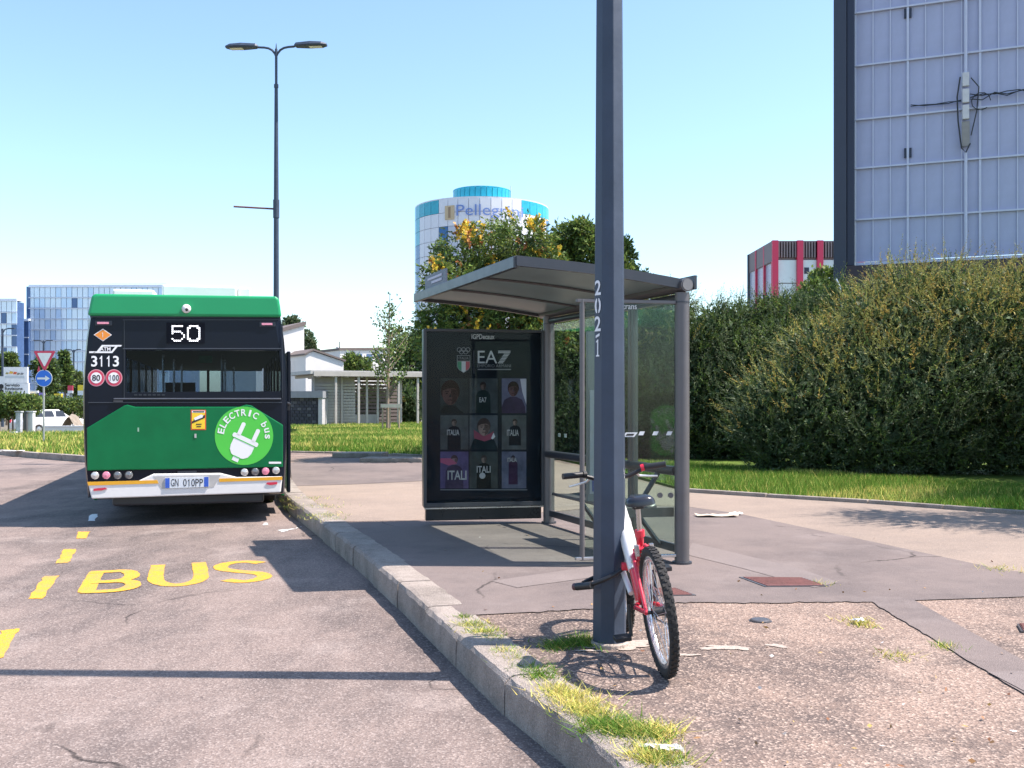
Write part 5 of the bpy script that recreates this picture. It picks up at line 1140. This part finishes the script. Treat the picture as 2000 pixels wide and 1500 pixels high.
for y in (28, 300): 
    x = 3*cw; z = bbv.uz(1672+90, y)[1]; MB().box(x-.09, x-.035, -.06, -.0, z-.12, z+.12).build('splice_plate', M_bfr2, bb); MB().box(x+.035, x+.09, -.06, -.0, z-.12, z+.12).build('splice_plate', M_bfr2, bb)
st = thing('steel_stay', 'pale slanting steel stay below the left corner of the billboard', 'stay', (gx(1632, 24.3), 24.3, LZ)); MB().tube([(0, 0, gz(545, 24.3)-LZ), (.09, 0, gz(560, 24.3)-LZ), (.14, 0, gz(590, 24.3)-LZ), (.2, 0, 0)], .035, 8).build('stay_tube', M_chrome, st)
leafy_tree('fresh green tree in front of the red columned building', 1612, 55, [(1612, 545, 26), (1590, 570, 28), (1630, 575, 30), (1600, 600, 35), (1640, 530, 14), (1640, 605, 35), (1575, 605, 25)], 6000, .26, GMt, [.25, .45, .3], .15, -.1)
# ================================================================== building with red columns
d = 130.0; RB = (gx(1512, d), d); M_rc = mat('crimson_column', (.55, .03, .09), .5, var=.05); M_rg = mat('pale_green_glass', (.62, .72, .72), .2, var=.12, scale=.5); M_cor = mat('bronze_cornice', (.20, .165, .17), .6)
rbd = thing('office_building', 'flat roofed building with red columns and pale glass beside the billboard', 'building', (RB[0], RB[1], -.75)); sc = d/F
def rz(py): return gz(py, d)+.75
Hb = rz(470); zc = rz(503); dpt = 16
MB().box(.3, 20, .3, dpt, 0, zc).build('core', M_cor, rbd)
nfl = 6
for i, x0 in enumerate((0.25, 3.35, 5.9, 8.5, 11.1)):
    x1 = (3.35, 5.9, 8.5, 11.1, 13.7)[i]
    for fz in range(nfl):
        z0 = zc-.25-(fz+1)*3.0; MB().box(x0+.3, x1-.3, .1, .28, z0+.06, z0+2.94).build('window', M_rg, rbd)
        if i == 1 and fz == 0: MB().box(x0+.5, x0+1.1, .05, .09, z0+1.2, z0+2.0).build('open_vent', M_bfr2, rbd)
for x in (0, 3.15, 5.7, 8.3, 10.9): MB().box(x-.3, x+.45, -.35, .35, 0, Hb).build('column', M_rc, rbd)
for k in range(38): MB().box(.5+k*.35, .5+k*.35+.17, -.15, .28, zc, Hb-.15).build('cornice_fin', M_cor, rbd)
MB().box(-.1, 20, .1, 10, Hb-.15, Hb).build('roof', M_cor, rbd); MB().box(.3, 20, .3, 10, zc, Hb-.16).build('attic', mat('cornice_dark', (.09, .07, .075), .7), rbd)
# left flank going back
M_rs = mat('flank_glass', (.40, .44, .55), .25, var=.1)
xl = -(1512-1465)*sc
fv = Vector((-.35, 12))
for k in range(3):
    a, c = k/3, (k+1)/3; q0, q1 = fv*a, fv*c
    MB().slab([(q0.x, q0.y), (q1.x, q1.y), (q1.x+.3, q1.y+.1), (q0.x+.3, q0.y+.1)], 0, zc-.5).build('flank_window', M_rs, rbd)
    MB().slab([(q1.x-.25, q1.y-.2), (q1.x+.25, q1.y-.2), (q1.x+.25, q1.y+.3), (q1.x-.25, q1.y+.3)], 0, Hb-.1).build('column', M_rc if k < 2 else M_bfr, rbd)
MB().slab([(-.3, 0), (fv.x-.1, fv.y), (fv.x+.6, fv.y), (.3, .3)], zc-.5, Hb-.05).build('flank_cornice', M_cor, rbd)
# ================================================================== round tower
d = 260.0; R = 137.5*d/F; TC = (gx(937.5, d), d+R*.9); tw = thing('office_tower', 'round white office tower with turquoise glass and blue rooftop lettering', 'tower', (TC[0], TC[1], -.75))
M_tw = mat('tower_white_tiles', (.70, .71, .77), .4, var=.06, scale=.4); M_tq = mat('turquoise_glass', (.015, .36, .48), .2, 0, var=.3, scale=.5); M_bl = mat('tower_blue_glass', (.015, .11, .30), .2, 0, var=.3, scale=.4); M_sl = mat('tower_spandrel', (.5, .53, .62), .5)
df = TC[1]-R; Ht = CAMZ+(HZ-388)*(d)/F+.75; FH = 3.5; nfl = 15
MB().lathe([(R-.25, 0), (R-.25, Ht-.4), (.1, Ht-.35)], 72).build('core', M_sl, tw)
ns = 20; mesh_p = {}
for fz in range(nfl):
    z0 = Ht-(fz+1)*FH
    for k in range(ns):
        a = PI+PI*(k+.5)/ns; xs = math.cos(a); 
        if fz < 1: m_ = M_tq if abs(xs) > .60 else M_tw
        elif xs < -.90: m_ = M_tq if fz < 3 else M_bl
        elif xs < -.60: m_ = M_tw
        elif xs < -.47: m_ = M_bl if fz > 1 else M_tw
        elif xs < -.3: m_ = M_sl if fz > 1 else M_tw
        elif xs > .96: m_ = M_bl
        else: m_ = M_tw
        if m_.name not in mesh_p:
            wq = 2*R*math.sin(PI/ns/2); mm = MB().box(-wq/2+.06, wq/2-.06, -.12, .12, .05, FH-.05).mesh('facade_panel'); mm.materials.append(m_); mesh_p[m_.name] = mm
        o = link(bpy.data.objects.new('facade_panel', mesh_p[m_.name]), tw); o.location = (R*math.cos(a)*.998, R*math.sin(a)*.998, z0); o.rotation_euler.z = a+PI/2
MB().lathe([(R+.05, Ht-.1), (R+.1, Ht+.25), (R-.4, Ht+.25)], 72).build('parapet', M_tw, tw)
dr = TC[1]-57*d/F; r2 = 57*dr/F; zc = CAMZ+(HZ-364)*dr/F+.75
MB().lathe([(r2-.15, Ht-.3), (r2-.15, zc-.1), (.1, zc)], 48).build('rooftop_core', M_tq, tw)
for k in range(16):
    a = PI+PI*(k+.5)/16; o = MB().box(-r2*.09, r2*.09, -.08, .08, Ht+.1, zc-.05).build('rooftop_pane', M_tq, tw); o.location = (r2*math.cos(a), r2*math.sin(a), 0); o.rotation_euler.z = a+PI/2
MB().lathe([(r2+.15, zc-.1), (r2+.15, zc+.12), (r2-.3, zc+.12)], 48).build('rooftop_rim', M_tq, tw)
MB().tube([(r2+.2, -2, Ht), (r2+.2, -2, zc+1.2)], .1, 6).build('aerial', M_sl, tw)
# lettering follows the curve of the tower
v, f = text2d('Pellegrini'); u0 = (893-937.5)/137.5; u1 = (1020-937.5)/137.5; z0 = CAMZ+(HZ-430)*d/F+.75; z1 = CAMZ+(HZ-402)*d/F+.75; vs = []
for a, c in v:
    s_ = u0+(u1-u0)*a; vs.append(((R+.5)*s_, -(R+.5)*math.sqrt(max(0, 1-s_*s_)), z0+(z1-z0)*c))
MB().add(vs, f).build('sign_lettering', mat('sign_blue', (.16, .25, .55), .5, var=.05), tw, fix=False)
s_ = (879-937.5)/137.5; o = MB().box(-1.3, 1.3, -.25, .1, z0+.1, z1).build('sign_emblem', mat('sign_gold', (.55, .42, .26), .5), tw); o.location = ((R+.1)*s_, -(R+.1)*math.sqrt(1-s_*s_), 0); o.rotation_euler.z = math.atan2(-math.sqrt(1-s_*s_), s_)+PI/2
MB().box(-.3, .3, -.33, -.26, z0+.5, z1-.4).build('emblem_mark', mat('emblem_brown', (.3, .2, .12), .5), o)
# ================================================================== glass offices at the left
M_og = mat('office_glass', (.58, .72, .90), .10, .15, var=.12, scale=.25); M_og2 = mat('office_glass_dark', (.07, .13, .28), .10, .25, var=.2, scale=.3); M_og3 = mat('office_glass_pale', (.74, .84, .94), .15, .1, var=.12, scale=.25); M_mul = mat('mullion_pale', (.60, .66, .76), .5)
def office(label, d, px0, px1, pyt, floors, cols, mats, wts, depth=20, pyb=790, side=None):
    x0 = gx(px0, d); W_ = gx(px1, d)-x0; H = gz(pyt, d)+.75; t = thing('glass_office_building', label, 'building', (x0, d, -.75)); fh = (H-gz(pyb, d)-.75)/floors; z00 = H-floors*fh
    MB().box(.1, W_-.1, .3, depth, 0, H-.2).build('core', M_og2, t); cw_ = W_/cols; meshes = []
    for m_ in mats: me_ = MB().box(.05, cw_-.05, 0, .18, .1, fh-.12).mesh('pane'); me_.materials.append(m_); meshes.append(me_)
    rr_ = random.Random(int(px0)+5)
    for i in range(floors):
        for k in range(cols):
            o = link(bpy.data.objects.new('pane', rr_.choices(meshes, wts)[0]), t); o.location = (k*cw_, rr_.uniform(0, .04), z00+i*fh)
    for i in range(floors+1): MB().box(0, W_, -.12, .02, z00+i*fh-.14, z00+i*fh+.05).build('floor_band', M_mul, t)
    MB().box(0, W_, -.05, depth, H, H+.35).build('roof_edge', M_mul, t)
    if side: MB().box(side[0], side[1], -.1, depth, 0, H+.02).build('corner_pier', M_og2, t)
    return t
office('wide glass office block behind the bus at the left', 200, 56, 330, 560, 11, 26, [M_og3, M_og, M_og2], [.68, .3, .02], side=(-.4, .3))
office('low dark blue glass link between the two office blocks', 199, 33, 56, 626, 5, 3, [M_og2, M_og], [.8, .2], 10)
office('pale glass office block at the left edge of the picture', 190, -90, 33, 587, 9, 12, [M_og3, M_og, M_og2], [.6, .3, .1], 3)
rd = thing('roof_railing', 'thin railing and plant on the roof of the wide glass office', 'railing', (gx(195, 205), 205, gz(560, 205)))
MB().box(0, gx(325, 205)-gx(195, 205), 0, .1, .55, .65).build('top_rail', M_mul, rd)
for k in range(14): MB().box(k, k+.08, 0, .08, 0, .6).build('baluster', M_mul, rd)
# ================================================================== houses and pavilion in the middle
M_roofd = mat('dark_roof', (.16, .13, .12), .8)
def gable(label, d, pts, depth, roofpts, rt=.25, ang=math.radians(30)):
    v = VP((gx(pts[0][0], d), d), ang); t = thing('white_house', label, 'house', (v.A.x, d, 0), ang); p = [v.uz(*a) for a in pts]
    MB().prism(p, 0, depth).build('wall', M_wall, t); r = [v.uz(*a) for a in roofpts]
    for (xa, za), (xb, zb_) in zip(r, r[1:]): MB().prism([(xa, za+.01), (xb, zb_+.01), (xb, zb_+rt), (xa, za+rt)], -.12, depth+.1).build('roof', M_roofd, t)
    return t, v
t, v = gable('tall white house with sloping roof just right of the bus', 66, [(500, 790), (500, 662), (594, 636), (594, 790)], 9, [(498, 663), (597, 635)])
MB().box(v.uz(556, 0)[0], v.uz(575, 0)[0], -.02, .05, gz(735, 66), gz(700, 66)).build('window', M_og2, t)
t, v = gable('low white house with a pitched roof behind the pavilion', 64, [(597, 790), (597, 693), (611, 686), (671, 706), (671, 790)], 8, [(594, 694), (611, 685), (674, 706.5)], .12)
t, v = gable('distant white building with flat dark roof behind the young tree', 90, [(664, 790), (664, 684), (762, 684), (762, 790)], 10, [(662, 684), (764, 683)], .2)
for k in range(4): x = v.uz(676+k*20, 0)[0]; MB().box(x, x+.55, -.03, .05, gz(705, 90), gz(690, 90)).build('window', M_og2, t)
MB().box(v.uz(668, 0)[0], v.uz(673, 0)[0], 1, 1.5, gz(684, 90), gz(676, 90)).build('chimney', M_wall, t); MB().tube([(v.uz(671, 0)[0], 1, gz(684, 90)), (v.uz(671, 0)[0], 1, gz(666, 90))], .04, 5).build('aerial', M_steelgrey, t)
d = 52.0; pv_ = VP((gx(605, d), d), math.radians(25)); pav = thing('slatted_pavilion', 'flat roofed pavilion with pale slatted wall and open posts on the lawn', 'pavilion', (gx(605, d), d, LZ), math.radians(25))
def pz(py): return gz(py, d)-LZ
def px_(px): return pv_.uz(px, 0)[0]
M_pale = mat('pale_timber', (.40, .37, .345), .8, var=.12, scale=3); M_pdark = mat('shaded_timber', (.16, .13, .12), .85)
MB().box(px_(598), px_(832), -.9, 4.5, pz(731), pz(724)).build('roof', mat('roof_sheet', (.40, .39, .38), .6), pav); MB().box(px_(604), px_(832), -.95, -.9, pz(735), pz(726)).build('fascia', M_pale, pav)
nsl = 15
for k in range(nsl):
    z0 = pz(836)+(pz(748)-pz(836))*k/nsl; MB().box(px_(610), px_(694), .0, .05, z0, z0+(pz(748)-pz(836))/nsl-.035).build('slat', M_pale, pav)
MB().box(px_(610), px_(694), .12, .16, pz(838), pz(736)).build('backing', mat('backing_grey', (.36, .33, .32), .9), pav)
for x in (612, 648, 667, 692, 716, 737, 769, 782, 806, 826): MB().box(px_(x)-.05, px_(x)+.05, -.85 if x in (648, 692, 769, 806) else -.1, -.7 if x in (648, 692, 769, 806) else .0-.02, 0, pz(732)).build('post', M_pale, pav)
for k in range(8): x = 615+k*27; MB().box(px_(x), px_(x)+.09, -.85, 4.4, pz(737), pz(731.5)).build('rafter', M_pale, pav)
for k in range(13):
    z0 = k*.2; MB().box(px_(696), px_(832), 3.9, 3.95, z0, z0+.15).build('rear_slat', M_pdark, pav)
MB().box(px_(696), px_(740), .2, .5, 0, .55).build('bench', M_pale, pav)
# small dark brick store
d = 51.0; ws = thing('brick_store', 'low dark brick store with grey cap right of the bus', 'shed', (gx(566, d), d, LZ)); Wb = gx(622, d)-gx(566, d)
zt_ = gz(777, d)-LZ; MB().box(0, Wb, .04, 2, 0, zt_).build('mortar', mat('dark_mortar', (.05, .05, .055), .9), ws)
M_brk = mat('dark_brick', (.045, .042, .055), .8, var=.35, scale=3); M_brk2 = mat('dusty_brick', (.09, .085, .095), .8, var=.3, scale=3); nr = 9
for r in range(nr):
    h = zt_/nr; x = -(r % 2)*.11
    while x < Wb-.05:
        x1 = min(Wb, x+.23); MB().box(max(0, x)+.008, x1-.008, random.uniform(-.01, .01), .05, r*h+.012, (r+1)*h-.012).build('brick', random.choice((M_brk, M_brk, M_brk2)), ws); x += .24
MB().box(-.1, Wb+.25, -.2, 2.2, zt_, gz(764, d)-LZ).build('cap', mat('cap_slate', (.22, .23, .25), .8), ws); MB().box(Wb+.01, Wb+.2, -.1, 1.8, 0, zt_).build('side_pier', mat('pier_pale', (.42, .41, .42), .8), ws)
# background trees in the middle
leafy_tree('dark conifer behind the tall white house', 568, 80, [(568, 628, 12), (576, 640, 14), (560, 650, 16)], 1500, .3, [L_dark, L_grey], [.6, .4], .12, -.1, name='conifer')
leafy_tree('dark conifer between the two white houses', 603, 78, [(600, 655, 8), (605, 670, 12), (604, 690, 16), (612, 700, 14)], 1800, .28, [L_dark, L_grey], [.6, .4], .12, -.1, name='conifer')
leafy_tree('leafy tree behind the pavilion roof', 690, 70, [(690, 708, 18), (678, 716, 16), (705, 716, 18)], 2200, .26, GMt, [.3, .5, .2], .1, -.1)
leafy_tree('dense green tree behind the young tree and the poster case', 790, 62, [(775, 660, 24), (790, 690, 30), (815, 680, 35), (820, 720, 40), (770, 720, 25), (850, 700, 40), (840, 660, 25), (800, 760, 40), (840, 770, 45), (880, 740, 40)], 9000, .26, GMt, [.45, .4, .15], .16, -.1)
B = [(gx(px, 60), 60+dy, gz(py, 60)+.1, r*60/F, r*60/F*1.3, r*60/F) for px, py, r, dy in ((720, 790, 28, 0), (760, 800, 30, 0), (800, 795, 32, 0), (730, 830, 25, 0), (790, 835, 25, 0))]
shrub('dark hedge inside the open half of the pavilion', (gx(760, 60), 60), B, 500, 6000, .1, .5, .16, z0=-.1)
# ================================================================== left verge: signs
d = 34.5; sp_ = thing('sign_post', 'grey post with a give way triangle over a blue right arrow disc', 'road sign', (gx(85.5, d), d, .12))
sv = Face(VP((gx(85.5, d), d-.06), 0), sp_)
MB().tube([(0, 0, 0), (0, 0, gz(688, d)-.12)], .032, 10).build('post', mat('galvanised', (.42, .42, .42), .4, .6), sp_, smooth=True)
class SVP(VP):
    def uz(s, px, py): u, z = VP.uz(s, px, py); return (u, z-.12)
sv = Face(SVP((gx(85.5, d), d), 0), sp_); M_sr = mat('sign_red', (.62, .045, .10), .4); M_sb = mat('sign_disc_blue', (.02, .16, .68), .4); M_sw = mat('sign_white', (.80, .79, .78), .4)
def rtri(s_): return [(88.5-21*s_, 687+11-11*s_), (88.5-19*s_, 685.5+12-12*s_), (88.5+19*s_, 685.5+12-12*s_), (88.5+21*s_, 687+11-11*s_), (88.5+1.5*s_, 698+26*s_), (88.5-1.5*s_, 698+26*s_)]
t = sv.poly('give_way_plate', rtri(1), M_sr, .05, .01); sv.poly('white_triangle', rtri(.66), M_sw, .064, parent=t)
t = sv.disc('arrow_disc', 87, 739, 16.6, M_sw, .05, thick=.01); sv.disc('blue_field', 87, 739, 15.6, M_sb, .064, parent=t)
sv.poly('white_arrow', [(74.5, 737.3), (90, 737.3), (90, 733.5), (99, 739.2), (90, 745), (90, 741.1), (74.5, 741.1)], M_sw, .067, parent=t)
sv.poly('sign_back', [(72, 725), (75, 714), (80, 727)], M_sr, -.03, .01); 
for y in (700, 739): MB().box(-.06, .06, -.05, -.02, gz(y+2, d)-.12, gz(y-2, d)-.12).build('clamp', M_chrome, sp_)
# workshop sign board
d = 62.0; sg = thing('workshop_sign', 'tall white board lettered Servizio Revisione Veicoli at the left edge', 'sign', (gx(9, d), d, -.75))
class ZVP(VP):
    def uz(s, px, py): u, z = VP.uz(s, px, py); return (u, z+.75)
gf = Face(ZVP((gx(9, d), d), 0), sg); gf.rect('upper_board', 9.5, 717, 55.5, 748, M_sw, 0, .15); gf.rect('lower_board', -6, 735, 9, 790, M_sw, 0, .1); gf.rect('lower_board', 9.6, 748.3, 58, 776, M_sw, -.02, .15)
for k, (t_, y, x1) in enumerate((('Servizio', 752, 41), ('Revisione', 759, 46.5), ('Veicoli', 766, 36))): gf.text('lettering', t_, 12, y-3, x1, y+3, bk, .16, bold=True)
for (x0, x1, y0, y1, c, nm) in ((13, 20, 727, 731, (.35, .3, .1), 'a'), (20, 29, 725, 730, (.75, .42, .06), 'b'), (28, 36, 726, 731, (.65, .12, .05), 'c'), (35, 42, 728, 732, (.25, .22, .18), 'd'), (42, 49, 728, 732, (.2, .2, .22), 'e')): gf.poly('logo_stroke', [(x0, y1), (x0+2, y0), (x1, y0+1), (x1-2, y1)], mat('logo_'+nm, c, .5), .16+.01*ord(nm)/100)
gf.rect('picture_strip', 12, 734, 50, 739, mat('logo_grey', (.55, .58, .6), .6), .16)
for x, y in ((4, 755), (4, 765)): gf.disc('black_roundel', x, y, 5, bk, .12, 20)
for x in (14, 50): gf.rect('post', x-1, 776.5, x+1, 812, M_steelgrey, 0, .08)
# hedges
def hedge(label, px0, px1, pyt, d, z0=-.75, n=7000, pyb=815):
    B = []; k = max(3, int((px1-px0)/16))
    for i in range(k):
        px = px0+(px1-px0)*(i+.5)/k; r = 15*d/F
        for py in (pyt+12, pyt+26): B.append((gx(px, d), d+random.uniform(-.5, .5), gz(py, d)+random.uniform(-.08, .08), r*1.2, r*1.5, r*.95))
    t = thing('hedge', label, 'hedge', (gx((px0+px1)/2, d), d, z0)); bl = [(b_[0]-t.location.x, b_[1]-d, b_[2]-z0, *b_[3:]) for b_ in B]
    V, Fc, mi = crown(t, bl, n, .2, .1, GMt, [.3, .45, .25]); np_mesh('foliage', V, Fc, GMt, mi, t); b_ = MB()
    for q_ in bl[::2]: b_.tube([(q_[0], q_[1], 0), (q_[0], q_[1], q_[2])], .05, 6)
    b_.build('stems', M_bark, t)
hedge('clipped green hedge below the workshop sign', -30, 66, 774, 57); hedge('green hedge behind the parked white car', 64, 166, 778, 76, n=8000)
leafy_tree('tree beside the workshop sign at the left edge', 14, 90, [(5, 705, 14), (20, 700, 12), (14, 716, 16), (0, 720, 14)], 2600, .3, GMt, [.4, .45, .15], .14, -.75)
leafy_tree('dark tree behind the give way sign', 92, 95, [(75, 715, 12), (85, 708, 12), (100, 715, 14), (80, 735, 16), (98, 738, 16), (108, 728, 10), (88, 755, 18), (105, 758, 14)], 4200, .32, GMt, [.55, .35, .1], .16, -.75)
leafy_tree('slim upright poplar left of the bus', 128, 100, [(128, 694, 8), (127, 708, 10), (130, 722, 11), (128, 738, 11), (128, 756, 10)], 3600, .3, GMt, [.4, .45, .15], .14, -.75, name='poplar')
leafy_tree('grey green tree touching the left flank of the bus', 150, 105, [(145, 740, 9), (152, 735, 9), (158, 748, 11), (142, 756, 10), (152, 765, 10)], 2600, .3, [L_grey, L_mid, L_light], [.5, .35, .15], .14, -.75)
# far street lamps
def street_lamp(label, px, d, pyt, arms):
    t = thing('street_lamp', label, 'street lamp', (gx(px, d), d, -.75), group='far street lamps'); H = gz(pyt, d)+.75; MB().tube([(0, 0, 0), (0, 0, H)], [.13, .08], 8).build('pole', M_pole, t, smooth=True)
    for s_ in arms:
        L = s_*d/F; MB().tube([(0, 0, H-.4), (L*.2, 0, H-.05), (L*.5, 0, H+.02)], .05, 6).build('arm', M_pole, t); MB().box(min(L*.45, L), max(L*.45, L), -.12, .12, H-.03, H+.06).build('lamp_head', M_pole, t, bevel=.02)
street_lamp('far single arm street lamp at the left edge', 5, 85, 642, (24,)); street_lamp('far double street lamp above the give way sign', 85, 110, 665, (-19, 18)); street_lamp('far double street lamp beside the bus', 144, 105, 683, (-16, 14))
# coloured forecourt frame and little signs
d = 88.0; fc = thing('forecourt_canopy', 'yellow and orange forecourt frame behind the hedge at the left', 'canopy', (gx(55, d), d, -.75))
ff = Face(ZVP((gx(55, d), d), 0), fc); yl = mat('forecourt_yellow', (.85, .62, .04), .5); og = mat('forecourt_orange', (.80, .30, .05), .5); vi = mat('forecourt_violet', (.25, .18, .50), .5)
ff.rect('yellow_block', 55, 769, 72, 777, yl, .05, .3); ff.rect('yellow_block', 109, 769, 123.5, 778, yl, .05, .3); ff.rect('orange_beam', 60, 777.3, 112, 780, og, 0, .2); ff.rect('violet_sign', 76, 767, 88, 775, vi, 0, .2); ff.rect('white_sign', 56, 763, 76, 768, M_sw, 0, .2)
for x in (62, 99): ff.rect('post', x, 780.2, x+2.2, 815, og, 0, .2)
ff.rect('red_panel', 86, 782, 92, 788, M_sr, .0, .1)
def small_sign(label, px0, px1, py0, py1, d, top, bot, split):
    t = thing('small_sign', label, 'sign', (gx((px0+px1)/2, d), d, -.75)); f_ = Face(ZVP((gx((px0+px1)/2, d), d), 0), t); f_.rect('upper_field', px0, py0, px1, split-.1, top, 0, .08); f_.rect('lower_field', px0, split, px1, py1, bot, 0, .08); f_.rect('post', (px0+px1)/2-.6, py1+.1, (px0+px1)/2+.6, 812, M_steelgrey, 0, .06)
small_sign('small red over white sign left of the bus', 133, 143, 753, 768, 80, M_sr, M_sw, 763); small_sign('yellow sign half hidden by the bus flank', 152.5, 166, 752, 772, 78, yl, M_sw, 763)
# gate pillars
def pillar(label, px0, px1, py0, py1, d, m):
    t = thing('gate_pillar', label, 'pillar', (gx(px0, d), d, 0)); W_ = gx(px1, d)-gx(px0, d); zt__ = gz(py0, d); MB().box(0, W_, 0, W_, -.1, zt__-.05).build('shaft', m, t, bevel=.01); MB().box(-.03, W_+.03, -.03, W_+.03, zt__-.045, zt__).build('cap', m, t)
M_pil = mat('pillar_white', (.62, .61, .61), .8, var=.2, scale=3)
pillar('speckled white gate pillar nearest the left edge', 30.5, 40, 803, 856, 42.5, mat('pillar_speckled', (.42, .42, .45), .8, var=.5, scale=7)); pillar('dark gate pillar between the white ones', 46.5, 52, 804, 850, 43, M_steelgrey); pillar('plain white gate pillar beside the parked car', 52.8, 64, 803, 848, 43.2, M_pil); pillar('short stub pillar at the foot of the speckled pillar', 24.5, 30, 843, 862, 42, M_pil)
# low white wall and brown stack by the car
t = thing('low_wall', 'low white wall under the parked white car', 'wall', (gx(84, 46), 46, -.1)); W_ = gx(166, 46)-gx(84, 46); MB().box(0, W_, 0, .25, 0, gz(834, 46)+.1).build('wall_body', M_wall, t); MB().box(-.03, W_+.03, -.03, .28, gz(834, 46)+.101, gz(833, 46)+.13).build('coping', M_pil, t)
t = thing('canvas_cover', 'brownish tent shaped cover between the parked car and the bus', 'cover', (gx(142, 58), 58, -.5)); z1 = gz(804, 58)+.5
b = MB(); n = 9
for i in range(n+1):
    for j in range(n+1):
        x = (i/n-.5)*1.25; y = (j/n-.5)*1.2; b.v.append((x+.04*math.sin(j*2.1), y, max(0, z1*(1-abs(x)/.72)*(1-.25*abs(y)))+.03*math.sin(i*3+j*2)))
b.f = [(i*(n+1)+j, (i+1)*(n+1)+j, (i+1)*(n+1)+j+1, i*(n+1)+j+1) for i in range(n) for j in range(n)]; b.build('cover_sheet', mat('canvas_brown', (.25, .21, .17), .9, var=.3, scale=4), t, fix=False); MB().tube([(0, 0, 0), (0, 0, z1)], .03, 6).build('prop', M_bark, t)
# parked white car
d = 62.0; car = thing('parked_car', 'white estate car parked behind the grass verge at the left', 'car', (gx(96, d), d, gz(799, d)-1.52), math.radians(62))
M_car = mat('car_white', (.78, .78, .78), .25, var=.03, coat=.6)
b = MB(); prof = [(-2.1, .35), (-2.15, .75), (-2.0, .98), (-1.85, 1.0), (.95, 1.0), (1.9, .88), (2.15, .7), (2.15, .35)]
for y in (-.86, .86): b.v += [(x, y*(1 if z > .5 else .95), z) for x, z in prof]
n = len(prof); b.f = [tuple(range(n)), tuple(range(2*n-1, n-1, -1))]+[(i, (i+1) % n, n+(i+1) % n, n+i) for i in range(n)]; b.build('body', M_car, car, bevel=.06, seg=3)
b = MB(); lo_ = [(-1.95, 1.0), (.95, 1.0)]; hi_ = [(-1.7, 1.48), (.2, 1.5)]
b.v = [(-2.0, -.80, .99), (1.0, -.80, .99), (1.0, .80, .99), (-2.0, .80, .99), (-1.72, -.62, 1.48), (.2, -.62, 1.5), (.2, .62, 1.5), (-1.72, .62, 1.48)]; b.f = [(0, 1, 5, 4), (1, 2, 6, 5), (2, 3, 7, 6), (3, 0, 4, 7), (4, 5, 6, 7)]; cb = b.build('cabin', M_car, car, bevel=.05)
M_cg = mat('car_glass', (.03, .035, .045), .08, var=.05)
for s_ in (-1, 1):
    for x0, x1 in ((-1.75, -1.0), (-.92, -.2), (-.12, .62)):
        def sd(x, z): f_ = (z-.99)/.5; return (x*(1-.12*f_)-.03*f_, s_*(.806-.18*f_), z)
        MB().add([sd(x0, 1.06), sd(x1, 1.06), sd(x1-.1, 1.42), sd(x0+.06, 1.42)], [(0, 1, 2, 3)]).build('side_window', M_cg, cb, fix=False)
MB().add([(-1.985, -.66, 1.06), (-1.985, .66, 1.06), (-1.775, .56, 1.42), (-1.775, -.56, 1.42)], [(0, 1, 2, 3)]).build('rear_window', M_cg, cb, fix=False); MB().add([(.95, -.68, 1.06), (.95, .68, 1.06), (.36, .56, 1.44), (.36, -.56, 1.44)], [(0, 1, 2, 3)]).build('windscreen', M_cg, cb, fix=False)
for x in (-1.35, 1.3):
    for y in (-.88, .70): w_ = MB().lathe([(.2, 0), (.3, 0), (.32, .03), (.32, .15), (.3, .18), (.2, .18)], 20, (x, y, .32), 'y').build('wheel', M_tyre, car, smooth=True); MB().lathe([(.21, .02), (.05, .0), (.01, .0)], 16, (x, y if y < 0 else y+.17, .32), 'y').build('rim', M_chrome, w_)
for y in (-.78, .6): MB().box(-2.17, -2.08, y, y+.18, .72, .95).build('tail_light', M_red, car, bevel=.02)
for y in (-.78, .6): MB().box(2.08, 2.17, y, y+.18, .62, .75).build('headlight', M_lampw, car, bevel=.02)
# finish: nothing may keep a label it should not
bpy.context.view_layer.update()
